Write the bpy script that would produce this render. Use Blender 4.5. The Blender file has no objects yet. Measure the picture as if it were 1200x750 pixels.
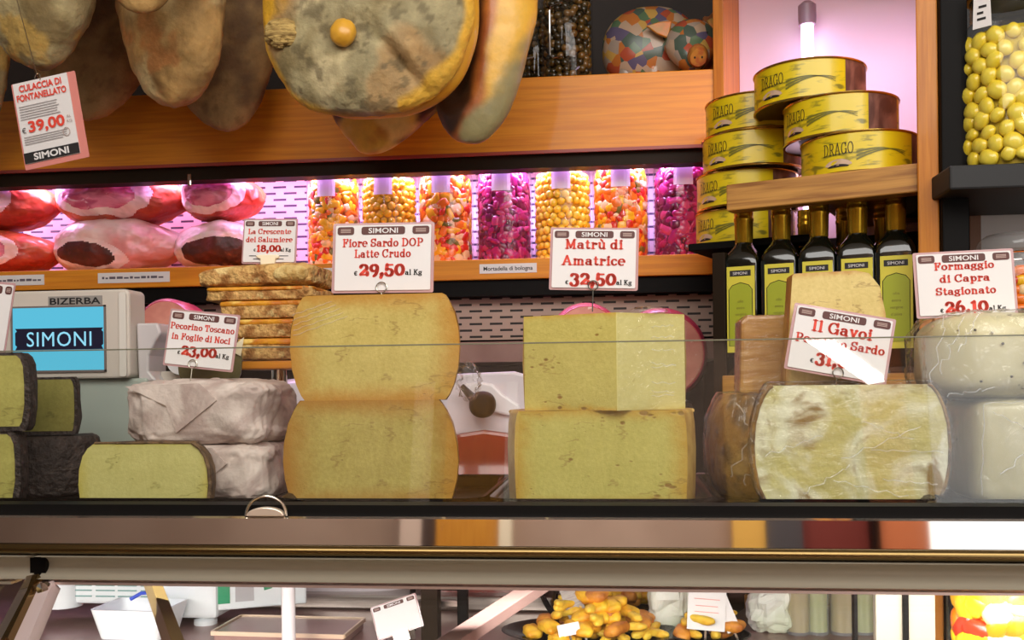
import bpy, bmesh, math, random
from mathutils import Vector, Matrix, Euler, noise

random.seed(7)
PI = math.pi
R_ = math.radians
sc = bpy.context.scene
col = sc.collection

# ---------------------------------------------------------------- camera
F = 1150.0                      # focal length in pixels of the 1200x750 frame
HOR = 450.0                     # pixel row of the horizon
YAW, ROLL = R_(6.3), R_(0.65)
CAM = Vector((0.0, -1.05, 1.50))
FWD = Vector((-math.sin(YAW), math.cos(YAW), 0))
_r = Vector((math.cos(YAW), math.sin(YAW), 0))
_u = Vector((0, 0, 1))
CX = _r * math.cos(ROLL) - _u * math.sin(ROLL)
CY = _r * math.sin(ROLL) + _u * math.cos(ROLL)
cd = bpy.data.cameras.new('camera')
cd.sensor_width = 36.0
cd.lens = 36.0 * F / 1200.0
cd.shift_y = (HOR - 375.0) / 1200.0
cd.clip_start = 0.05
co = bpy.data.objects.new('camera', cd)
col.objects.link(co)
m = Matrix((CX, CY, -FWD)).transposed().to_4x4()
m.translation = CAM
co.matrix_world = m
sc.camera = co

# ---------------------------------------------------------------- world, lights, exposure
w = bpy.data.worlds.new('world')
sc.world = w
w.use_nodes = True
w.node_tree.nodes['Background'].inputs[0].default_value = (1.0, 0.96, 0.92, 1)
w.node_tree.nodes['Background'].inputs[1].default_value = 0.17
vs = sc.view_settings
vs.view_transform = 'Standard'
vs.look = 'None'
vs.exposure = 0.0
vs.gamma = 1.0
vs.use_curve_mapping = False


def area(name, loc, target, sx, sy, power, colr):
    l = bpy.data.lights.new(name, 'AREA')
    l.shape = 'RECTANGLE'
    l.size, l.size_y, l.energy, l.color = sx, sy, power, colr
    o = bpy.data.objects.new(name, l)
    col.objects.link(o)
    o.location = loc
    o.rotation_euler = (Vector(target) - Vector(loc)).to_track_quat('-Z', 'Y').to_euler()
    return o


area('shop_ceiling_light', (0.25, -1.35, 2.75), (0.1, 0.3, 1.45), 2.6, 0.9, 42, (1.0, 0.975, 0.93))
area('front_wall_fill_light', (0.0, -2.3, 2.9), (0.0, -3.4, 1.0), 3.0, 0.5, 60, (1.0, 0.95, 0.88))  # added fill, no lamp known here; brightens the front wall mirrored in the chrome
area('shop_window_daylight', (2.1, -2.4, 2.35), (0.2, 0.2, 1.5), 1.0, 1.0, 8, (1.0, 0.98, 0.96))
dl = area('display_case_light', (0.0, -0.06, 1.30), (0.0, 0.14, 1.0), 2.4, 0.10, 11, (1.0, 0.98, 0.95))
dl.data.spread = R_(140)


# ---------------------------------------------------------------- pixel helpers (a photo pixel seen at a given depth)
def ray(px, py):
    return (FWD + CX * ((px - 600.0) / F) + CY * ((HOR - py) / F))


def P(px, py, Y):
    d = ray(px, py)
    return CAM + d * ((Y - CAM.y) / d.y)


def PZ(px, py, z):
    d = ray(px, py)
    return CAM + d * ((z - CAM.z) / d.z)


def S(p):
    return F / (Vector(p) - CAM).dot(FWD)


# ---------------------------------------------------------------- colours and materials
def c(r, g, b, k=1.0):
    f = lambda v: (v / 255.0 / 12.92 if v / 255.0 <= 0.04045 else ((v / 255.0 + 0.055) / 1.055) ** 2.4) * k
    return (f(r), f(g), f(b), 1.0)


def _new(name):
    m = bpy.data.materials.new(name)
    m.use_nodes = True
    nt = m.node_tree
    return m, nt, nt.nodes['Principled BSDF'], nt.nodes['Material Output']


def mat(name, col1, rough=0.5, metal=0.0, col2=None, scale=20, detail=4, stretch=(1, 1, 1), lo=0.35, hi=0.65,
        bump=0.0, bscale=None, coat=0.0, sss=0.0, dist=0.0, col3=None, scale3=8, lo3=0.55, hi3=0.7):
    m, nt, b, out = _new(name)
    N, L = nt.nodes, nt.links
    b.inputs['Base Color'].default_value = col1
    b.inputs['Roughness'].default_value = rough
    b.inputs['Metallic'].default_value = metal
    b.inputs['Coat Weight'].default_value = coat
    b.inputs['Coat Roughness'].default_value = 0.08
    if sss:
        b.inputs['Subsurface Weight'].default_value = sss
        b.inputs['Subsurface Radius'].default_value = (0.01, 0.006, 0.003)
        b.inputs['Subsurface Scale'].default_value = 0.5
    tc = N.new('ShaderNodeTexCoord')
    mp = N.new('ShaderNodeMapping')
    mp.inputs['Scale'].default_value = stretch
    L.new(tc.outputs['Object'], mp.inputs['Vector'])

    def layer(base, c2, s, lo, hi):
        nz = N.new('ShaderNodeTexNoise')
        nz.inputs['Scale'].default_value = s
        nz.inputs['Detail'].default_value = detail
        nz.inputs['Distortion'].default_value = dist
        L.new(mp.outputs[0], nz.inputs['Vector'])
        mr = N.new('ShaderNodeMapRange')
        mr.interpolation_type = 'SMOOTHSTEP'
        mr.inputs['From Min'].default_value = lo
        mr.inputs['From Max'].default_value = hi
        L.new(nz.outputs['Fac'], mr.inputs['Value'])
        mx = N.new('ShaderNodeMix')
        mx.data_type = 'RGBA'
        L.new(mr.outputs[0], mx.inputs['Factor'])
        if isinstance(base, tuple):
            mx.inputs['A'].default_value = base
        else:
            L.new(base, mx.inputs[6])
        mx.inputs[7].default_value = c2
        return mx.outputs[2], nz

    if col2:
        o, nz = layer_first(layer, col1, col2, scale, lo, hi)
        if col3:
            o, _ = layer(o, col3, scale3, lo3, hi3)
        L.new(o, b.inputs['Base Color'])
    if bump:
        nb = N.new('ShaderNodeTexNoise')
        nb.inputs['Scale'].default_value = bscale or scale * 2
        nb.inputs['Detail'].default_value = 5
        L.new(mp.outputs[0], nb.inputs['Vector'])
        bp = N.new('ShaderNodeBump')
        bp.inputs['Strength'].default_value = bump
        bp.inputs['Distance'].default_value = 0.01
        L.new(nb.outputs['Fac'], bp.inputs['Height'])
        L.new(bp.outputs[0], b.inputs['Normal'])
    return m


def layer_first(layer, col1, col2, scale, lo, hi):
    # colour sockets of the Mix node are index 6 / 7; wrap a constant first colour
    o, nz = layer((0, 0, 0, 1), col2, scale, lo, hi)
    o.node.inputs[6].default_value = col1
    return o, nz


def emat(name, colr, strength):
    m, nt, b, out = _new(name)
    e = nt.nodes.new('ShaderNodeEmission')
    e.inputs[0].default_value = colr
    e.inputs[1].default_value = strength
    nt.links.new(e.outputs[0], out.inputs[0])
    return m


def glassmat(name, tint=(1, 1, 1, 1), rough=0.02, ior=1.45, haze=0.0, wrinkle=0.0, wscale=60, stretch=(1, 1, 1), gain=1.0):
    """thin clear sheet: mostly lets light straight through, mirrors by Fresnel; wrinkle = film creases"""
    m, nt, b, out = _new(name)
    N, L = nt.nodes, nt.links
    tr = N.new('ShaderNodeBsdfTransparent')
    tr.inputs[0].default_value = tint
    gl = N.new('ShaderNodeBsdfGlossy')
    gl.inputs['Roughness'].default_value = rough
    # Schlick's Fresnel from the viewing angle, the same for both faces of the thin sheet
    f0 = ((ior - 1) / (ior + 1)) ** 2
    lw = N.new('ShaderNodeLayerWeight')
    lw.inputs['Blend'].default_value = 0.5
    pw_ = N.new('ShaderNodeMath')
    pw_.operation = 'POWER'
    pw_.inputs[1].default_value = 5.0
    L.new(lw.outputs['Facing'], pw_.inputs[0])
    ml = N.new('ShaderNodeMath')
    ml.operation = 'MULTIPLY_ADD'
    ml.inputs[1].default_value = (1 - f0) * gain * 0.8
    ml.inputs[2].default_value = f0 * gain
    ml.use_clamp = True
    L.new(pw_.outputs[0], ml.inputs[0])
    mx = N.new('ShaderNodeMixShader')
    L.new(ml.outputs[0], mx.inputs[0])
    L.new(tr.outputs[0], mx.inputs[1])
    L.new(gl.outputs[0], mx.inputs[2])
    last = mx
    tc = N.new('ShaderNodeTexCoord')
    mp = N.new('ShaderNodeMapping')
    mp.inputs['Scale'].default_value = stretch
    L.new(tc.outputs['Object'], mp.inputs[0])
    if wrinkle:
        nz = N.new('ShaderNodeTexNoise')
        nz.inputs['Scale'].default_value = wscale
        nz.inputs['Detail'].default_value = 3
        nz.inputs['Distortion'].default_value = 1.5
        L.new(mp.outputs[0], nz.inputs['Vector'])
        bp = N.new('ShaderNodeBump')
        bp.inputs['Strength'].default_value = wrinkle
        bp.inputs['Distance'].default_value = 0.02
        L.new(nz.outputs['Fac'], bp.inputs['Height'])
        L.new(bp.outputs[0], gl.inputs['Normal'])
    if haze:
        df = N.new('ShaderNodeBsdfDiffuse')
        df.inputs[0].default_value = (0.9, 0.9, 0.9, 1)
        m2 = N.new('ShaderNodeMixShader')
        m2.inputs[0].default_value = haze
        if wrinkle:
            mr = N.new('ShaderNodeMapRange')
            mr.inputs['From Min'].default_value = 0.45
            mr.inputs['From Max'].default_value = 0.75
            mr.inputs['To Max'].default_value = haze * 2.2
            mr.inputs['To Min'].default_value = haze * 0.4
            L.new(nz.outputs['Fac'], mr.inputs[0])
            L.new(mr.outputs[0], m2.inputs[0])
        L.new(last.outputs[0], m2.inputs[1])
        L.new(df.outputs[0], m2.inputs[2])
        last = m2
    L.new(last.outputs[0], out.inputs[0])
    return m


def wood(name, c1, c2, rough=0.4, axis=0, scale=6, bump=0.05, coat=0.15):
    st = [22, 22, 22]
    st[axis] = 1.0
    return mat(name, c1, rough, 0, c2, scale=scale, detail=6, stretch=tuple(st), lo=0.3, hi=0.72, bump=bump, bscale=scale * 2,
               coat=coat, dist=0.4)


def paste(name, c1, c2, edge, hw, h, pits=0.5, pitc=None, rough=0.55, coat=0.0, edge_from=0.72, mott=28, sheen=0):
    """cut cheese: mottled crumb, darker band along the rind, small holes; local x spans +-hw, local z spans 0..h"""
    m, nt, b, out = _new(name)
    N, L = nt.nodes, nt.links
    b.inputs['Roughness'].default_value = rough
    b.inputs['Coat Weight'].default_value = coat
    b.inputs['Coat Roughness'].default_value = 0.15
    tc = N.new('ShaderNodeTexCoord')
    nz = N.new('ShaderNodeTexNoise')
    nz.inputs['Scale'].default_value = mott
    nz.inputs['Detail'].default_value = 8
    nz.inputs['Roughness'].default_value = 0.7
    L.new(tc.outputs['Object'], nz.inputs['Vector'])
    mr = N.new('ShaderNodeMapRange')
    mr.inputs['From Min'].default_value = 0.28
    mr.inputs['From Max'].default_value = 0.72
    nf = N.new('ShaderNodeTexNoise')
    nf.inputs['Scale'].default_value = 260
    nf.inputs['Detail'].default_value = 3
    L.new(tc.outputs['Object'], nf.inputs['Vector'])
    av = N.new('ShaderNodeMix')
    av.inputs['Factor'].default_value = 0.38
    L.new(nz.outputs['Fac'], av.inputs['A'])
    L.new(nf.outputs['Fac'], av.inputs['B'])
    L.new(av.outputs['Result'], mr.inputs[0])
    mx = N.new('ShaderNodeMix')
    mx.data_type = 'RGBA'
    mx.inputs[6].default_value, mx.inputs[7].default_value = c1, c2
    L.new(mr.outputs[0], mx.inputs['Factor'])
    sp = N.new('ShaderNodeSeparateXYZ')
    L.new(tc.outputs['Object'], sp.inputs[0])

    def mth(op, a, bb=None):
        n = N.new('ShaderNodeMath')
        n.operation = op
        for i, v in enumerate((a, bb)):
            if v is None:
                continue
            if isinstance(v, (int, float)):
                n.inputs[i].default_value = v
            else:
                L.new(v, n.inputs[i])
        return n.outputs[0]
    ax = mth('DIVIDE', mth('ABSOLUTE', sp.outputs['X']), hw)
    az = mth('ABSOLUTE', mth('SUBTRACT', mth('DIVIDE', sp.outputs['Z'], h / 2), 1.0))
    mxx = mth('MAXIMUM', ax, mth('MULTIPLY', az, 0.97))
    wob = mth('ADD', mxx, mth('MULTIPLY', mth('SUBTRACT', nz.outputs['Fac'], 0.5), 0.35))
    me = N.new('ShaderNodeMapRange')
    me.interpolation_type = 'SMOOTHSTEP'
    me.inputs['From Min'].default_value = edge_from
    me.inputs['From Max'].default_value = 1.06
    L.new(wob, me.inputs[0])
    m2 = N.new('ShaderNodeMix')
    m2.data_type = 'RGBA'
    L.new(me.outputs[0], m2.inputs['Factor'])
    L.new(mx.outputs[2], m2.inputs[6])
    m2.inputs[7].default_value = edge
    last = m2.outputs[2]
    hgt = nz.outputs['Fac']
    if pits:
        mp = N.new('ShaderNodeMapping')
        mp.inputs['Scale'].default_value = (0.7, 1, 1.3)
        L.new(tc.outputs['Object'], mp.inputs[0])
        vo = N.new('ShaderNodeTexVoronoi')
        vo.inputs['Scale'].default_value = 105
        L.new(mp.outputs[0], vo.inputs['Vector'])
        n2 = N.new('ShaderNodeTexNoise')
        n2.inputs['Scale'].default_value = 26
        L.new(tc.outputs['Object'], n2.inputs['Vector'])
        thr = mth('MULTIPLY', mth('SUBTRACT', n2.outputs['Fac'], 0.50), 2.4 * pits)
        pm = N.new('ShaderNodeMapRange')
        L.new(mth('SUBTRACT', thr, vo.outputs['Distance']), pm.inputs[0])
        pm.inputs['From Min'].default_value = -0.05
        pm.inputs['From Max'].default_value = 0.1
        mc = N.new('ShaderNodeMapping')
        mc.inputs['Scale'].default_value = (1, 1, 3.2)
        L.new(tc.outputs['Object'], mc.inputs[0])
        n3 = N.new('ShaderNodeTexNoise')
        n3.inputs['Scale'].default_value = 11
        n3.inputs['Detail'].default_value = 6
        L.new(mc.outputs[0], n3.inputs['Vector'])
        line = mth('SUBTRACT', 1.0, mth('MULTIPLY', mth('ABSOLUTE', mth('SUBTRACT', n3.outputs['Fac'], 0.5)), 70.0))
        cm = mth('MULTIPLY', mth('MAXIMUM', line, 0.0), mth('MULTIPLY', mth('GREATER_THAN', n2.outputs['Fac'], 0.56), 0.5))
        pmx = mth('MAXIMUM', pm.outputs[0], cm)
        m3 = N.new('ShaderNodeMix')
        m3.data_type = 'RGBA'
        L.new(pmx, m3.inputs['Factor'])
        L.new(last, m3.inputs[6])
        m3.inputs[7].default_value = pitc or tuple(v * 0.45 for v in edge[:3]) + (1,)
        last = m3.outputs[2]
        hgt = mth('SUBTRACT', nz.outputs['Fac'], pm.outputs[0])
    L.new(last, b.inputs['Base Color'])
    bp = N.new('ShaderNodeBump')
    bp.inputs['Strength'].default_value = 0.22
    bp.inputs['Distance'].default_value = 0.01
    L.new(hgt, bp.inputs['Height'])
    L.new(bp.outputs[0], b.inputs['Normal'])
    return m


def tintmat(name, rough=0.7, scale=14, var=0.35, bump=0.4, bscale=30, coat=0.0):
    """skin whose natural colouring sits in the mesh's own 'tint' attribute, mottled by noise"""
    m, nt, b, out = _new(name)
    N, L = nt.nodes, nt.links
    at = N.new('ShaderNodeAttribute')
    at.attribute_name = 'tint'
    tc = N.new('ShaderNodeTexCoord')
    nz = N.new('ShaderNodeTexNoise')
    nz.inputs['Scale'].default_value = scale
    nz.inputs['Detail'].default_value = 9
    nz.inputs['Roughness'].default_value = 0.68
    L.new(tc.outputs['Object'], nz.inputs['Vector'])
    mr = N.new('ShaderNodeMapRange')
    mr.inputs['From Min'].default_value = 0.3
    mr.inputs['From Max'].default_value = 0.7
    mr.inputs['To Min'].default_value = 1 - var
    mr.inputs['To Max'].default_value = 1 + var * 0.8
    L.new(nz.outputs['Fac'], mr.inputs[0])
    vm = N.new('ShaderNodeVectorMath')
    vm.operation = 'SCALE'
    L.new(at.outputs['Color'], vm.inputs[0])
    L.new(mr.outputs[0], vm.inputs['Scale'])
    L.new(vm.outputs[0], b.inputs['Base Color'])
    b.inputs['Roughness'].default_value = rough
    b.inputs['Coat Weight'].default_value = coat
    b.inputs['Coat Roughness'].default_value = 0.2
    n2 = N.new('ShaderNodeTexNoise')
    n2.inputs['Scale'].default_value = bscale
    n2.inputs['Detail'].default_value = 8
    L.new(tc.outputs['Object'], n2.inputs['Vector'])
    bp = N.new('ShaderNodeBump')
    bp.inputs['Strength'].default_value = bump
    bp.inputs['Distance'].default_value = 0.01
    L.new(n2.outputs['Fac'], bp.inputs['Height'])
    L.new(bp.outputs[0], b.inputs['Normal'])
    return m


def nzv(p, f, s=0.0):
    q = Vector(p) * f + Vector((s, -s * 1.3, s * .7))
    return noise.noise(q) + .5 * noise.noise(q * 2.1) + .25 * noise.noise(q * 4.3)


def lerp(a, b, t):
    t = max(0.0, min(1.0, t))
    return tuple(a[i] + (b[i] - a[i]) * t for i in range(3)) + (1.0,)


def sst(a, b, x):
    t = max(0.0, min(1.0, (x - a) / (b - a)))
    return t * t * (3 - 2 * t)


def paint(o, fn):
    at = o.data.color_attributes.new('tint', 'FLOAT_COLOR', 'POINT')
    buf = []
    for v in o.data.vertices:
        buf += list(fn(v.co))
    at.data.foreach_set('color', buf)
    return o


def slots(name, c1, c2, px=0.045, pz=0.0135, rough=0.4, metal=0.0):
    """sheet with staggered rows of punched slots"""
    m, nt, b, out = _new(name)
    N, L = nt.nodes, nt.links
    tc = N.new('ShaderNodeTexCoord')
    sp = N.new('ShaderNodeSeparateXYZ')
    L.new(tc.outputs['Object'], sp.inputs[0])

    def mth(op, a, bb=None):
        n = N.new('ShaderNodeMath')
        n.operation = op
        for i, v in enumerate((a, bb)):
            if v is None:
                continue
            if isinstance(v, (int, float)):
                n.inputs[i].default_value = v
            else:
                L.new(v, n.inputs[i])
        return n.outputs[0]
    z = mth('DIVIDE', sp.outputs['Z'], pz)
    row = mth('FLOOR', z)
    x = mth('ADD', mth('DIVIDE', sp.outputs['X'], px), mth('MULTIPLY', row, 0.5))
    fx = mth('FRACT', x)
    fz = mth('FRACT', z)
    a = mth('MULTIPLY', mth('LESS_THAN', fx, 0.62), mth('LESS_THAN', mth('ABSOLUTE', mth('SUBTRACT', fz, 0.5)), 0.17))
    mx = N.new('ShaderNodeMix')
    mx.data_type = 'RGBA'
    L.new(a, mx.inputs['Factor'])
    mx.inputs[6].default_value, mx.inputs[7].default_value = c1, c2
    L.new(mx.outputs[2], b.inputs['Base Color'])
    b.inputs['Roughness'].default_value = rough
    b.inputs['Metallic'].default_value = metal
    return m


# ---------------------------------------------------------------- mesh helpers: every shape is (verts, faces)
def join(*vfs):
    V, Fc = [], []
    for v, f in vfs:
        n = len(V)
        V += [Vector(p) for p in v]
        Fc += [tuple(i + n for i in q) for q in f]
    return V, Fc


def xf(vf, M):
    return [M @ Vector(p) for p in vf[0]], vf[1]


def mv(vf, x=0, y=0, z=0):
    t = Vector((x, y, z))
    return [Vector(p) + t for p in vf[0]], vf[1]


def rot(vf, ax, deg, piv=(0, 0, 0)):
    p = Vector(piv)
    M = Matrix.Translation(p) @ Matrix.Rotation(R_(deg), 4, ax) @ Matrix.Translation(-p)
    return xf(vf, M)


def box(x0, x1, y0, y1, z0, z1):
    v = [(x, y, z) for z in (z0, z1) for y in (y0, y1) for x in (x0, x1)]
    return v, [(0, 2, 3, 1), (4, 5, 7, 6), (0, 1, 5, 4), (2, 6, 7, 3), (0, 4, 6, 2), (1, 3, 7, 5)]


def prism(poly, y0, y1):
    """polygon in the x-z plane, extruded from y0 to y1"""
    n = len(poly)
    v = [(x, y0, z) for x, z in poly] + [(x, y1, z) for x, z in poly]
    f = [tuple(range(n)), tuple(range(2 * n - 1, n - 1, -1))]
    for i in range(n):
        j = (i + 1) % n
        f.append((i, i + n, j + n, j))
    return v, f


def xprism(poly, x0, x1):
    """polygon in the y-z plane, extruded along x"""
    n = len(poly)
    v = [(x0, y, z) for y, z in poly] + [(x1, y, z) for y, z in poly]
    f = [tuple(range(n)), tuple(range(2 * n - 1, n - 1, -1))]
    for i in range(n):
        j = (i + 1) % n
        f.append((i, i + n, j + n, j))
    return v, f


def zprism(poly, z0, z1):
    n = len(poly)
    v = [(x, y, z0) for x, y in poly] + [(x, y, z1) for x, y in poly]
    f = [tuple(range(n - 1, -1, -1)), tuple(range(n, 2 * n))]
    for i in range(n):
        j = (i + 1) % n
        f.append((i, j, j + n, i + n))
    return v, f


def lathe(prof, segs=32, a0=0.0, a1=2 * PI, caps=True):
    full = abs(a1 - a0 - 2 * PI) < 1e-6
    n = segs if full else segs + 1
    v, f = [], []
    for r, z in prof:
        for k in range(n):
            a = a0 + (a1 - a0) * k / segs
            v.append((r * math.cos(a), r * math.sin(a), z))
    for i in range(len(prof) - 1):
        for k in range(segs):
            k2 = (k + 1) % n
            f.append((i * n + k, i * n + k2, (i + 1) * n + k2, (i + 1) * n + k))
    if caps and full:
        if prof[0][0] > 1e-6:
            f.append(tuple(range(n - 1, -1, -1)))
        if prof[-1][0] > 1e-6:
            f.append(tuple(range((len(prof) - 1) * n, len(prof) * n)))
    return v, f


def tube(pts, r, segs=10, closed=False, taper=None):
    pts = [Vector(p) for p in pts]
    n = len(pts)
    v, f = [], []
    prev = None
    for i, p in enumerate(pts):
        a = pts[i - 1] if (i > 0 or closed) else p
        b = pts[(i + 1) % n] if (i < n - 1 or closed) else p
        t = (b - a).normalized()
        if prev is None:
            ref = Vector((0, 0, 1)) if abs(t.z) < 0.9 else Vector((1, 0, 0))
            u = t.cross(ref).normalized()
        else:
            u = (prev - t * prev.dot(t)).normalized()
        prev = u
        wv = t.cross(u)
        rr = r if taper is None else r * taper[i]
        for k in range(segs):
            an = 2 * PI * k / segs
            v.append(p + (u * math.cos(an) + wv * math.sin(an)) * rr)
    m_ = n if closed else n - 1
    for i in range(m_):
        j = (i + 1) % n
        for k in range(segs):
            k2 = (k + 1) % segs
            f.append((i * segs + k, i * segs + k2, j * segs + k2, j * segs + k))
    if not closed:
        f.append(tuple(range(segs - 1, -1, -1)))
        f.append(tuple(range((n - 1) * segs, n * segs)))
    return v, f


def bar(a, b, w, d):
    """rectangular bar from a to b"""
    a, b = Vector(a), Vector(b)
    t = (b - a).normalized()
    ref = Vector((0, 1, 0)) if abs(t.y) < 0.9 else Vector((0, 0, 1))
    u = t.cross(ref).normalized()
    wv = t.cross(u).normalized()
    v = []
    for p in (a, b):
        for su, sw in ((-1, -1), (1, -1), (1, 1), (-1, 1)):
            v.append(p + u * su * w / 2 + wv * sw * d / 2)
    return v, [(3, 2, 1, 0), (4, 5, 6, 7), (0, 1, 5, 4), (1, 2, 6, 5), (2, 3, 7, 6), (3, 0, 4, 7)]


def spow(v, e):
    return math.copysign(abs(v) ** e, v)


def superell(rx, ry, rz, e1=1.0, e2=1.0, nu=32, nv=20):
    """superellipsoid centred at the origin: e1 shapes the side view, e2 the plan; 1 = ellipsoid, small = boxy"""
    v, f = [], []
    v.append((0, 0, -rz))
    for i in range(1, nv):
        ph = -PI / 2 + PI * i / nv
        for k in range(nu):
            th = 2 * PI * k / nu
            cp = spow(math.cos(ph), e1)
            v.append((rx * cp * spow(math.cos(th), e2), ry * cp * spow(math.sin(th), e2), rz * spow(math.sin(ph), e1)))
    v.append((0, 0, rz))
    for k in range(nu):
        f.append((0, 1 + (k + 1) % nu, 1 + k))
    for i in range(nv - 2):
        for k in range(nu):
            k2 = (k + 1) % nu
            a = 1 + i * nu
            f.append((a + k, a + k2, a + nu + k2, a + nu + k))
    top = len(v) - 1
    a = 1 + (nv - 2) * nu
    for k in range(nu):
        f.append((a + k, a + (k + 1) % nu, top))
    return v, f


def wobble(vf, amp, freq, seed=0.0, ridged=False):
    V = [Vector(p) for p in vf[0]]
    cen = sum(V, Vector()) / len(V)
    out = []
    for p in V:
        n = noise.noise(p * freq + Vector((seed, seed * 1.7, -seed)))
        n2 = noise.noise(p * freq * 2.7 + Vector((seed, -seed, seed)))
        h = n + 0.4 * n2
        if ridged:
            h = 0.5 - 1.6 * abs(h)
        d = (p - cen)
        if d.length > 1e-9:
            d.normalize()
        out.append(p + d * amp * h)
    return out, vf[1]


def shape(vf, fn):
    return [Vector(fn(Vector(p))) for p in vf[0]], vf[1]


def rrect(w, h, r, n=5, cx=0.0, cz=0.0):
    out = []
    for qx, qz, a0 in ((1, 1, 0), (-1, 1, 90), (-1, -1, 180), (1, -1, 270)):
        for k in range(n + 1):
            a = R_(a0 + 90.0 * k / n)
            out.append((cx + qx * (w / 2 - r) + r * math.cos(a), cz + qz * (h / 2 - r) + r * math.sin(a)))
    return out


# ---------------------------------------------------------------- objects
def link(name, vf, mt, parent=None, smooth=False, bevel=0.0, loc=None, angle=40, fix=True):
    me = bpy.data.meshes.new(name)
    me.from_pydata([tuple(p) for p in vf[0]], [], vf[1])
    if fix:
        bm = bmesh.new()
        bm.from_mesh(me)
        bmesh.ops.recalc_face_normals(bm, faces=bm.faces)
        bm.to_mesh(me)
        bm.free()
    for m_ in (mt if isinstance(mt, (list, tuple)) else [mt]):
        me.materials.append(m_)
    if smooth:
        for p in me.polygons:
            p.use_smooth = True
        if smooth != 'all':
            me.set_sharp_from_angle(angle=R_(angle))
    o = bpy.data.objects.new(name, me)
    col.objects.link(o)
    if parent is not None:
        o.parent = parent
    if loc is not None:
        o.location = loc
    if bevel:
        b = o.modifiers.new('bevel', 'BEVEL')
        b.width = bevel
        b.segments = 2
        b.limit_method = 'ANGLE'
        b.angle_limit = R_(50)
    return o


def tag(o, label=None, cat=None, group=None, kind=None):
    for k, v in (('label', label), ('category', cat), ('group', group), ('kind', kind)):
        if v:
            o[k] = v
    return o


def thing(name, label, cat, loc, rz=0.0, group=None, rx=0.0, ry=0.0):
    o = bpy.data.objects.new(name, None)
    o.empty_display_size = 0.02
    col.objects.link(o)
    o.location = loc
    o.rotation_euler = (rx, ry, rz)
    return tag(o, label, cat, group)


KIDS = {}


def dup(root, loc, rz=None, label=None, group=None):
    """copy of a thing with its parts and sub-parts"""
    def cp(o, par):
        n = o.copy()
        col.objects.link(n)
        if par is not None:
            n.parent = par
        for ch in [x for x in col.objects if x.parent == o]:
            cp(ch, n)
        return n
    r = cp(root, None)
    r.location = loc
    if rz is not None:
        r.rotation_euler = (root.rotation_euler[0], root.rotation_euler[1], rz)
    if label:
        r['label'] = label
    if group:
        r['group'] = group
    return r


# ---------------------------------------------------------------- lettering
def text_vf(s, h, width=None, bold=0.0, space=1.0):
    """sans lettering: capital height h, centred on x, baseline at z=0, in the x-z plane, facing -y"""
    cu = bpy.data.curves.new('t', 'FONT')
    cu.body = s
    cu.size = 1.0
    cu.offset = bold
    cu.space_character = space
    cu.resolution_u = 3
    o = bpy.data.objects.new('t', cu)
    col.objects.link(o)
    dg = bpy.context.evaluated_depsgraph_get()
    me = bpy.data.meshes.new_from_object(o.evaluated_get(dg))
    v = [(p.co.x, p.co.y) for p in me.vertices]
    f = [tuple(p.vertices) for p in me.polygons]
    bpy.data.meshes.remove(me)
    bpy.data.objects.remove(o)
    bpy.data.curves.remove(cu)
    xs = [p[0] for p in v]
    x0, x1 = min(xs), max(xs)
    k = h / 0.70
    kx = k if width is None else width / (x1 - x0)
    return [((x - (x0 + x1) / 2) * kx, 0.0, z * k) for x, z in v], f


def _arc(cx, cy, rx, ry, a0, a1, n=9):
    return [(cx + rx * math.cos(R_(a0 + (a1 - a0) * i / n)), cy + ry * math.sin(R_(a0 + (a1 - a0) * i / n))) for i in range(n + 1)]


def _sf(x, y, w=0.17):
    return [(x - w, y), (x + w, y)]


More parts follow.
